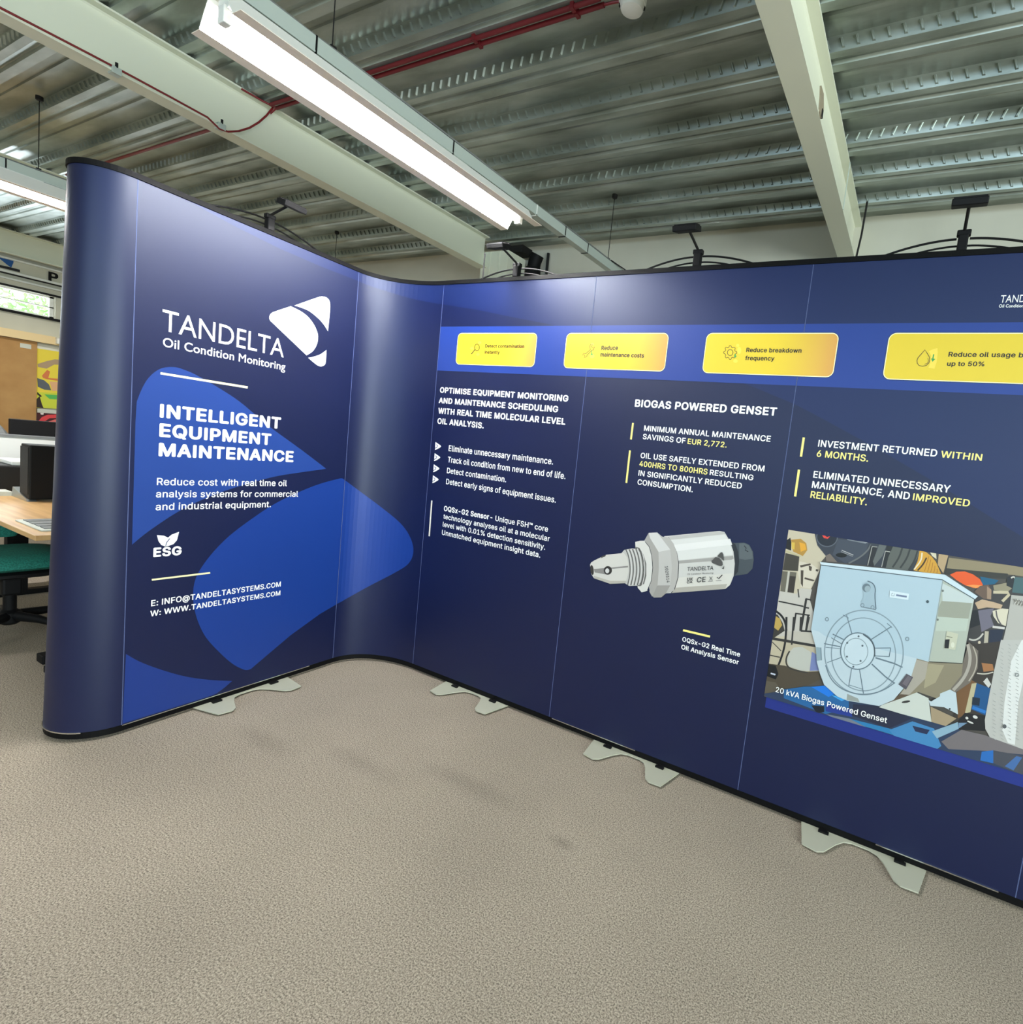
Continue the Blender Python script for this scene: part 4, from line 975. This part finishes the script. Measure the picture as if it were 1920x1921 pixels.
# perforated silver pipe
P_([(1750, 735), (2400, 800), (2400, 1700), (1580, 1600), (1680, 1180)], (190, 186, 178), B)
P_([(1600, 0), (2400, 0), (2400, 1750), (1800, 1530), (1440, 1400), (1375, 1280), (1368, 1150), (1440, 750), (1500, 450)], (196, 194, 188), Dd)
P_([(1900, 0), (2050, 0), (1850, 900), (1800, 1510), (1700, 1480), (1620, 1300), (1650, 900), (1750, 300)], (232, 232, 228), Dd)
for j in range(26):
    for i_ in range(5):
        x_, y_ = 1480 + i_ * 110 + 9 * (j % 2), 60 + j * 54
        if x_ > 1430 + (1150 - y_) * .15: k.line((x_, y_), (x_ + 36, y_ + 24), 7, (168, 168, 164), Dd)
k.ellipse((1828, 500), 26, 24, (120, 124, 124), Dd, w_=10); k.ellipse((1650, 1240), 28, 30, (96, 98, 100), Dd)
for j in range(5): k.line((1780 + 40*j, 790 + 10*j), (1840 + 40*j, 880 + 10*j), 14, (130, 124, 112), B); k.line((1840 + 40*j, 790 + 10*j), (1790 + 40*j, 870 + 10*j), 10, (214, 210, 200), B)
# the generator itself
GR, LN = (186, 208, 220), (112, 130, 142)
P_([(1100, 1010), (1195, 1030), (1430, 1042), (1445, 1100), (1400, 1200), (1250, 1290), (1120, 1245), (1060, 1275), (950, 1315), (1060, 1170)], (146, 136, 112), G)
P_([(1105, 1020), (1188, 1040), (1172, 1150), (1050, 1272), (970, 1300), (1062, 1170)], (178, 170, 156), G); P_([(1190, 1050), (1300, 1060), (1240, 1180), (1160, 1220), (1170, 1140)], (172, 162, 132), G)
P_([(880, 1325), (1000, 1260), (1060, 1265), (960, 1330)], (96, 80, 62), G)
P_([(1430, 1040), (1470, 900), (1535, 960), (1532, 1080), (1480, 1180), (1370, 1255), (1345, 1220), (1420, 1130)], (120, 110, 100), G)
k.stroke([(1462, 915), (1482, 1000), (1470, 1080), (1430, 1160), (1362, 1232)], 22, (180, 172, 160), G, smooth=2); k.stroke([(1500, 930), (1530, 1010), (1515, 1100), (1470, 1170)], 8, (190, 180, 164), G, smooth=2)
P_([(870, 1335), (1000, 1290), (1110, 1248), (1192, 1288), (1212, 1452), (1000, 1395), (850, 1350)], (212, 216, 206), G)
P_([(1192, 1300), (1210, 1310), (1270, 1275), (1272, 1255), (1340, 1228), (1382, 1250), (1396, 1400), (1300, 1350), (1205, 1340)], (202, 216, 222), G); P_([(1205, 1345), (1385, 1428), (1310, 1480), (1212, 1452)], (172, 152, 122), G)
k.ellipse((1036, 1312), 30, 8, (50, 48, 44), G, rot=-.15); k.ellipse((1338, 1362), 7, 6, (40, 40, 42), G)
P_([(380, 815), (430, 825), (480, 800), (1100, 960), (1110, 1015), (1062, 1170), (950, 1300), (850, 1342), (710, 1318), (630, 1305), (560, 1275), (470, 1195), (440, 1115), (420, 1038), (412, 935)], (200, 216, 224), G)
P_([(412, 935), (447, 938), (452, 1026), (420, 1030)], (150, 172, 180), G); k.line((447, 938), (452, 1026), 6, LN, G)
P_([(630, 1258), (705, 1290), (715, 1316), (625, 1300)], (160, 166, 160), G)
P_([(450, 362), (1288, 466), (1190, 1036), (1105, 1012), (1000, 985), (480, 860), (430, 826), (380, 815)], GR, G)
P_([(1288, 466), (1508, 600), (1426, 1046), (1190, 1036)], (186, 192, 178), G)
P_([(750, 560), (1215, 790), (1190, 850), (760, 820)], (206, 216, 214), B); P_([(745, 820), (1180, 850), (1130, 1075), (690, 1045), (700, 920)], (164, 166, 150), B); P_([(690, 1045), (1130, 1075), (1100, 1250), (660, 1250)], (196, 206, 192), B)
P_([(440, 347), (1305, 434), (1532, 584), (1512, 604), (1288, 470), (450, 366)], (214, 230, 238), G); k.stroke([(450, 368), (1288, 470), (1512, 606)], 6, (70, 84, 92), G)
k.line((1290, 478), (1195, 1030), 5, (150, 166, 172), G); k.line((1195, 1036), (1426, 1048), 6, (60, 58, 50), G)
for c_, rx, ry, w_ in (((745, 972), 272, 292, 8), ((742, 985), 222, 252, 7)): k.ellipse(c_, rx, ry, (142, 160, 170), G, rot=-.06, w_=w_, n_=64)
k.stroke([(480, 1060), (510, 1150), (580, 1220), (680, 1258), (780, 1262), (880, 1235), (960, 1180)], 7, LN, G, smooth=2)
for a, e, w_ in (((600, 712), (640, 735), 5), ((625, 712), (662, 842), 6), ((936, 792), (792, 884), 7), ((905, 770), (940, 800), 5), ((820, 942), (930, 940), 6), ((822, 995), (922, 1000), 6), ((930, 940), (920, 1000), 6), ((825, 1008), (955, 1048), 10), ((955, 1048), (1012, 1074), 9), ((800, 1052), (895, 1140), 9), ((895, 1140), (955, 1182), 9),
                 ((715, 1090), (728, 1170), 6), ((728, 1170), (742, 1255), 6), ((660, 1085), (640, 1205), 5), ((592, 1005), (490, 1042), 5), ((470, 910), (582, 932), 7), ((480, 935), (580, 946), 4), ((530, 845), (605, 882), 7), ((520, 870), (590, 912), 5), ((640, 1195), (735, 1225), 4)): k.line(a, e, w_, LN, G)
k.ellipse((702, 962), 118, 126, (206, 222, 230), G); k.ellipse((702, 962), 118, 126, LN, G, w_=8); k.ellipse((690, 965), 82, 92, (140, 158, 166), G, w_=5)
k.stroke([(740, 846), (790, 880), (818, 930), (820, 1000)], 9, (80, 92, 100), G, smooth=2)
for c_ in ((708, 860), (672, 1070), (630, 905), (735, 925), (628, 1000), (722, 1030)): k.ellipse(c_, 7, 7, (96, 108, 116), G)
P_([(738, 500), (770, 478), (808, 492), (826, 530), (826, 672), (735, 655), (722, 620), (742, 590)], (170, 192, 204), G); k.stroke([(770, 478), (808, 492), (826, 530), (820, 580), (828, 672)], 7, (96, 112, 124), G, smooth=2)
k.ellipse((763, 525), 28, 30, (112, 128, 138), G); k.ellipse((770, 532), 20, 22, (160, 178, 186), G); k.line((725, 655), (828, 676), 7, (120, 136, 146), G)
for c_ in ((735, 645), (805, 660), (490, 742), (1045, 878)): k.ellipse(c_, 11, 12, (130, 146, 156), G, w_=5)
k.ellipse((1185, 620), 10, 10, (70, 86, 94), G); k.ellipse((1255, 745), 7, 8, (120, 126, 120), G); k.ellipse((1290, 545), 8, 8, (120, 126, 120), G)
P_([(2, 672), (280, 715), (266, 806), (-4, 765)], (226, 240, 246), B); k.text('CJ', (20, 748), (66, 752), 44, (70, 84, 110), B); k.line((92, 735), (245, 758), 26, (120, 132, 160), B)
P_([(820, 1250), (985, 1290), (940, 1520), (780, 1500)], (206, 206, 182), B); P_([(798, 1372), (862, 1368), (846, 1500), (784, 1496)], (32, 32, 34), B); k.line((815, 1325), (900, 1345), 10, (120, 120, 100), B); k.ellipse((905, 1450), 26, 40, (226, 226, 206), B)
P_([(1040, 1118), (1085, 1142), (1036, 1228), (984, 1192)], (88, 84, 92), G); P_([(1050, 1130), (1075, 1145), (1040, 1205), (1010, 1185)], (116, 108, 116), G)
k.build('photograph', pan_c, 'printed photograph of a grey generator set')
k = Ink(1, 5e-5, .009); k.text('20 kVA Biogas Powered Genset', (134, 1243), (902, 1459), 37, WHITE, G, bold=.012); k.build('caption', pan_c, 'small white caption')

# ------------------------------------------------------------------ clip-on display lamps and their bowed rods
def make_lamp(sc, label, sw=.0):
    o_ = surf(sc, ZTOP + .014, -.012); nrm = nL if sc < sS2 else np.array([0, -1.]); tn = dL if sc < sS2 else np.array([1., 0])
    N3, T3, U = np.array([*nrm, 0]), np.array([*tn, 0]), np.array([0, 0, 1.]); o_ = np.array(o_)
    t = thing('display_lamp', tuple(o_), label, 'display lamp', 'clip-on lamps along the display top')
    MB().obox(o_ + U * .028, T3 * .016, N3 * .016, U * .028).build('clamp', 'black', t, .004)
    MB().obox(o_ + U * .062, T3 * .022, N3 * .013, U * .010).build('knuckle', 'black', t, .004)
    a = o_ + U * .068; e = a + N3 * .13 + U * .036 + T3 * sw
    MB().tube([a, e], .0055, 10).build('arm', 'dark', t)
    hN = N3 * .95 - U * .25; hN /= np.linalg.norm(hN); hU = np.cross(T3, hN); hU = hU * np.sign(hU[2])
    hc = e + hN * .022
    hd = MB().obox(hc, T3 * .052, hN * .032, hU * .011).build('lamp_head', 'black', t, .003)
    fin = MB()
    for j in range(5): fin.obox(hc + hU * .013 + hN * (-.022 + j * .011), T3 * .048, hN * .002, hU * .003)
    f_ = fin.build('cooling_fins', 'black', hd); f_.location = (0, 0, 0)
    for sg in (-1, 1):
        pts = []
        for j in range(15):
            u = j / 14; pts.append(o_ + T3 * sg * (.02 + .25 * u) + U * (.050 * (1 - u ** 1.8) - .004) - N3 * .006)
        MB().tube(pts, .0042, 8).build('bowed_rod', 'black', t)
        pts = []
        for j in range(11):
            u = j / 10; pts.append(o_ + T3 * sg * (.014 + .17 * u) + U * (.028 * (1 - u ** 1.8) - .004) - N3 * .012)
        MB().tube(pts, .0036, 8).build('bowed_rod', 'black', t)
make_lamp(.51, 'black clip-on lamp on top of the left panel')
make_lamp(sS3 + .5*W, 'clip-on lamp lit from above beside the tube light end')
make_lamp(sS3 + 1.5*W, 'black clip-on lamp above the sensor panel')
make_lamp(sS3 + 2.5*W, 'black clip-on lamp above the generator photograph')
a = surf(sS3 + .27*W, ZTOP + .014, -.012)
tag(MB().tube([a, (a[0], a[1], a[2] + .14)], .0035, 8).build('upright_rod', 'black'), 'thin black rod standing on the rail left of the corner lamp', 'rod')

# ------------------------------------------------------------------ office behind the left end
t = thing('office_desk', (-4.4, 1.4, 0), 'light wood office desk behind the display end', 'desk')
MB().box(-5.35, -3.51, .975, 1.80, .705, .73).build('desktop', 'wood', t, .003)
MB().box(-5.2, -3.62, 1.62, 1.64, .32, .704).build('modesty_panel', 'grey', t)
for x_ in (-5.25, -3.66):
    MB().box(x_ - .03, x_ + .03, 1.32, 1.42, .03, .704).build('leg', 'black', t, .003)
    MB().box(x_ - .03, x_ + .03, 1.06, 1.74, 0, .035).build('desk_foot', 'black', t, .005)
MB().box(-5.25, -3.66, 1.30, 1.34, .64, .70).build('crossbar', 'black', t)
t = thing('keyboard', (-3.7, 1.1, .73), 'pale flat keyboard lying at the desk corner', 'keyboard')
MB().box(-3.93, -3.60, 1.02, 1.42, .7302, .738).build('case', 'paper', t, .003)
kb = MB()
for i in range(4): kb.box(-3.90 + i * .072, -3.845 + i * .072, 1.04, 1.40, .738, .742)
kb.build('keys', 'grey', t)
t = thing('computer_case', (-4.66, 1.4, .73), 'black upright computer box standing on the light wood desk', 'computer')
MB().box(-4.74, -4.60, 1.252, 1.60, .742, 1.066).build('case', 'black', t, .006)
MB().box(-4.741, -4.62, 1.2495, 1.2525, .77, 1.05).build('side_cover', 'dark', t)
MB().add([(-4.60, 1.245, .7302), (-4.60, 1.285, .7302), (-4.86, 1.285, .7302), (-4.86, 1.245, .7302), (-4.62, 1.245, .742), (-4.62, 1.285, .742), (-4.84, 1.285, .79), (-4.84, 1.245, .79)],
         [(0, 1, 2, 3), (4, 5, 6, 7), (0, 1, 5, 4), (1, 2, 6, 5), (2, 3, 7, 6), (3, 0, 4, 7)]).build('stand_foot', 'steel', t)
MB().box(-4.73, -4.61, 1.50, 1.58, .7302, .742).build('rubber_foot', 'black', t)
t = thing('desk_printer', (-5.2, 1.3, .73), 'dark grey printer with a white tray at the rear of the desk', 'printer')
MB().box(-5.32, -5.02, 1.18, 1.42, .7302, .90).build('body', 'dark', t, .012)
MB().box(-5.30, -5.04, 1.29, 1.42, .901, .925).build('tray', 'white', t, .004)
tag(MB().box(-4.98, -4.86, 1.06, 1.25, .7302, .755).build('paper_stack', 'paper'), 'small white paper stack beside the dark printer', 'paper')
t = thing('partition_screen', (-5.8, 1.2, 0), 'off-white desk partition screen with grey top rail', 'partition')
MB().box(-5.82, -5.79, -.4, 2.4, .60, 1.03).build('screen_panel', 'white', t)
MB().box(-5.825, -5.785, -.4, 2.4, 1.031, 1.05).build('top_rail', 'grey', t)
for y_ in (-.3, 2.3): MB().box(-5.82, -5.79, y_ - .03, y_ + .03, 0, .60).build('post', 'grey', t)
tag(MB().box(-7.0, -5.84, -.4, 2.4, .70, .73).box(-6.95, -6.9, -.3, -.25, 0, .70).box(-6.95, -6.9, 2.25, 2.3, 0, .70).box(-5.9, -5.85, -.3, -.25, 0, .70).box(-5.9, -5.85, 2.25, 2.3, 0, .70).build('far_desk', 'wood'), 'second wooden desk hidden behind the partition screen', 'desk')
t = thing('monitor', (-6.2, 1.9, .73), 'black monitor seen over the partition screen', 'monitor')
MB().box(-6.23, -6.19, 1.575, 2.15, .82, 1.148).build('screen', 'black', t, .006)
MB().box(-6.23, -6.20, 1.83, 1.89, .75, .83).build('stand', 'black', t); MB().box(-6.32, -6.10, 1.74, 1.98, .7302, .75).build('base', 'black', t)
rng = np.random.default_rng(3)
b = MB()
t = thing('wire_tray', (-6.05, 1.42, .73), 'grey crumpled bag poking over the partition screen by the monitor', 'bag')
vs = []; nU, nV = 14, 9
for i in range(nV):
    for j in range(nU):
        q = 2 * PI * j / nU; p = PI * i / (nV - 1); r_ = 1 + rng.uniform(-.22, .22)
        vs.append((-6.05 + .09 * r_ * math.sin(p) * math.cos(q), 1.40 + .14 * r_ * math.sin(p) * math.sin(q), .93 - .20 * math.cos(p) * (1 if p < PI/2 else r_)))
b.add(vs, [(i * nU + j, i * nU + (j + 1) % nU, (i + 1) * nU + (j + 1) % nU, (i + 1) * nU + j) for i in range(nV - 1) for j in range(nU)])
b.build('crumpled_sheet', 'grey', t); t.name = 'crumpled_bag'
# office chair tucked under the desk
ch = (-4.42, 1.13, 0)
t = thing('office_chair', ch, 'teal office chair with black star base under the desk', 'chair')
def rounded(cx_, cy_, hx, hy, z0, z1, n_=28, pw=3.2, dome=.0):
    b_ = MB(); rings = []
    for sc_, z in ((.90, z0), (1.0, z0 + (z1 - z0) * .25), (1.0, z0 + (z1 - z0) * .65), (.93, z1 - .004), (.6, z1 + dome), (.02, z1 + dome * 1.3)):
        rings.append([(cx_ + hx * sc_ * np.sign(math.cos(q)) * abs(math.cos(q)) ** (2 / pw), cy_ + hy * sc_ * np.sign(math.sin(q)) * abs(math.sin(q)) ** (2 / pw), z) for q in 2 * PI * np.arange(n_) / n_])
    vs = [p for r_ in rings for p in r_]; m_ = len(rings)
    b_.add(vs, [(i * n_ + j, i * n_ + (j + 1) % n_, (i + 1) * n_ + (j + 1) % n_, (i + 1) * n_ + j) for i in range(m_ - 1) for j in range(n_)] + [list(range(n_))[::-1], list(range((m_ - 1) * n_, m_ * n_))], True)
    return b_
rounded(-4.42, 1.13, .25, .24, .405, .475, dome=.012).build('seat', 'teal', t)
rounded(-4.42, 1.13, .24, .23, .365, .404).build('seat_shell', 'black', t)
MB().box(-4.52, -4.34, 1.06, 1.20, .33, .365).build('mechanism', 'black', t, .006)
MB().box(-4.30, -4.22, 1.05, 1.13, .27, .364).build('tilt_knob', 'black', t, .012)
MB().lathe([(.028, .10), (.028, .24), (.018, .242), (.018, .33)], (-4.42, 1.13, 0), 16).build('gas_column', 'black', t)
MB().lathe([(.03, .055), (.05, .07), (.05, .125), (.03, .14)], (-4.42, 1.13, 0), 16).build('hub', 'black', t)
for j in range(5):
    q = 2 * PI * j / 5 + .5; dx, dy = math.cos(q), math.sin(q)
    lg = MB().tube([(-4.42 + .03 * dx, 1.13 + .03 * dy, .105), (-4.42 + .17 * dx, 1.13 + .17 * dy, .10), (-4.42 + .30 * dx, 1.13 + .30 * dy, .075)], [.028, .022, .015], 10).build('leg', 'black', t)
    cs2 = MB().lathe([(.010, -.016), (.026, -.014), (.026, .014), (.010, .016)], (-4.42 + .30 * dx, 1.13 + .30 * dy, .0265), 14, axis='y').build('caster', 'black', lg); cs2.location = (0, 0, 0)
MB().tube([(-4.64, 1.09, .40), (-4.72, 1.07, .46), (-4.74, 1.06, .58)], .018, 8).build('back_bracket', 'black', t)
rounded(-4.76, 1.06, .035, .20, .50, .655).build('backrest', 'teal', t)
MB().tube([(-4.60, .90, .40), (-4.62, .89, .50), (-4.56, .89, .555), (-4.42, .90, .555), (-4.34, .91, .53)], [.014, .016, .02, .02, .014], 8).build('armrest', 'black', t)
tag(MB().box(-3.87, -3.79, 1.085, 1.20, 0, .045).build('power_block', 'black', bevel=.006), 'small black block lying on the carpet by the display end', 'power block')
# things on the left wall
t = thing('notice_board', (-9.3, 1.6, 1.4), 'large brown board on the left wall under the window', 'board')
MB().box(-9.34, -9.30, -.6, 2.58, .75, 1.94).build('sheet', 'board', t)
MB().box(-9.299, -9.297, 2.44, 2.53, 1.85, 1.90).build('sticker', 'paper', t)
def card(nme, x, ya, yb, za, zb, mm, label, cat): return thing(nme, (x, (ya + yb) / 2, za), label, cat)
class Flat:
    def __init__(s, X): s.b = MB(); s.mats = []; s.X = X; s.k = 0
    def poly(s, pts, rgb, cr=(0, 0, 1)):
        s.k += 1; x = s.X + s.k * .0004
        V = [atx(cr[0] + p[0] / cr[2], cr[1] + p[1] / cr[2], x) for p in pts]
        nm = 'poster_%d_%d_%d' % rgb
        if nm not in M: M[nm] = mat(nm, rgb, .6)
        if nm not in s.mats: s.mats.append(nm)
        s.b.add(V, [list(range(len(V)))], mi=s.mats.index(nm))
E5 = (0, 590, 9.15)
t = thing('poster', (-9.33, 2.9, 1.2), 'yellow and green poster beside the brown board', 'poster')
MB().box(-9.345, -9.325, 2.595, 3.3, 1.20, 1.93).build('backing', 'paper', t)
fl = Flat(-9.324)
fl.poly([(628, 500), (1400, 640), (1400, 1640), (628, 1600)], (236, 214, 70), E5)
fl.poly([(640, 500), (1400, 640), (1400, 700), (640, 580)], (226, 226, 214), E5)
fl.poly([(645, 850), (800, 800), (940, 770), (1400, 800), (1400, 880), (930, 860), (800, 930), (650, 900)], (176, 150, 120), E5)
fl.poly([(720, 1050), (810, 950), (860, 980), (830, 1090), (1400, 1130), (1400, 1200), (800, 1110), (740, 1090)], (214, 122, 72), E5)
fl.poly([(640, 1090), (760, 1130), (840, 1200), (880, 1300), (760, 1290), (650, 1240)], (92, 98, 104), E5)
fl.poly([(850, 1150), (1400, 1180), (1400, 1340), (900, 1310)], (226, 176, 130), E5)
fl.poly([(700, 1340), (940, 1350), (1400, 1400), (1400, 1460), (850, 1440), (760, 1400)], (88, 190, 90), E5)
fl.poly([(640, 1330), (940, 1350), (1400, 1370), (1400, 1640), (640, 1600)], (206, 214, 66), E5)
fl.poly([(760, 1370), (1400, 1410), (1400, 1480), (850, 1450)], (88, 186, 92), E5)
fl.poly([(630, 1450), (680, 1400), (720, 1540), (750, 1610), (630, 1590)], (48, 34, 30), E5)
fl.poly([(640, 1330), (720, 1400), (700, 1420), (640, 1370)], (48, 34, 30), E5)
fl.b.build('picture', fl.mats, t)
t = thing('poster', (-9.33, 2.9, .8), 'dark red poster with pink arcs below the yellow poster', 'poster')
MB().box(-9.345, -9.325, 2.595, 3.3, .60, 1.17).build('backing', 'paper', t)
fl = Flat(-9.324)
fl.poly([(628, 1680), (1400, 1740), (1400, 2600), (628, 2600)], (66, 18, 26), E5)
fl.poly([(690, 1690), (750, 1690), (745, 1720), (700, 1715)], (232, 226, 220), E5)
fl.poly([(660, 1830), (720, 1760), (820, 1720), (1000, 1715), (1400, 1760), (1400, 1830), (1000, 1775), (850, 1780), (760, 1840)], (222, 70, 74), E5)
fl.poly([(820, 1840), (950, 1800), (1400, 1850), (1400, 1890), (950, 1845)], (222, 110, 104), E5)
fl.b.build('picture', fl.mats, t)
E4 = (0, 460, 10.67)
t = thing('wall_sign', (-9.34, 2.3, 2.75), 'blue arrow emblem and black letter on the fascia above the window', 'sign')
fl = Flat(-9.345)
fl.poly([(-300, 190), (0, 215), (270, 290), (270, 350), (225, 450), (130, 380), (0, 275), (-300, 190)], (20, 84, 150), E4)
fl.b.build('arrow_emblem', fl.mats, t)
fl = Flat(-9.345)
fl.poly([(-200, 350), (0, 395), (140, 425), (400, 490), (400, 545), (230, 500), (0, 445), (-200, 400)], (24, 22, 26), E4)
fl.b.build('underline', fl.mats, t)
b = MB()
pa, pb = atx(91.5, 507, -9.345), atx(91.5, 524, -9.345); py, pz0, pz1 = 2.677, 2.68, 2.786; h_ = pz1 - pz0
out = [(0, 0), (.26, 0), (.26, .36), (.45, .36), (.66, .40), (.78, .52), (.80, .68), (.78, .84), (.66, .96), (.45, 1), (0, 1)]
hole = [(.26, .56), (.26, .80), (.44, .80), (.53, .76), (.55, .68), (.53, .60), (.44, .56)]
V, T = fill([out, hole[::1]])
b.add([(-9.342, py + p[0] * h_, pz0 + p[1] * h_) for p in V], T)
b.build('letter', 'black', t)
tag(MB().box(-9.345, -9.20, 2.72, 2.90, 1.96, 2.025).box(-9.345, -9.19, 2.715, 2.905, 2.026, 2.03).build('white_box', 'white'), 'white box unit on the ledge right of the brown board', 'box')
# greenery outside the window
for j, (y_, z_, r_) in enumerate(((2.05, 2.2, .42), (3.05, 2.4, .5), (1.1, 1.9, .45))):
    t = thing('shrub', (-11.2, y_, 0), ('green shrub outside the window, middle of the pane', 'green shrub outside the window, right end of the pane', 'green shrub outside the window, left part of the pane')[j], 'shrub', 'shrubs outside the strip window')
    b = MB()
    for i in range(420):
        d = rng.normal(size=3); d /= np.linalg.norm(d); p = np.array([-11.2, y_, z_]) + d * r_ * rng.uniform(.5, 1)
        a_ = rng.normal(size=3); a_ /= np.linalg.norm(a_); e_ = np.cross(a_, d); e_ /= np.linalg.norm(e_) + 1e-6
        b.add([p - a_ * .05, p + e_ * .022, p + a_ * .05, p - e_ * .022], [(0, 1, 2, 3)])
    b.build('foliage', 'leaf', t, fix=False)
    MB().tube([(-11.2, y_, 0), (-11.2, y_, z_)], .03, 8).build('stem', 'dark', t)
for o in list(bpy.data.objects):
    if 'origin' in o.keys(): del o['origin']
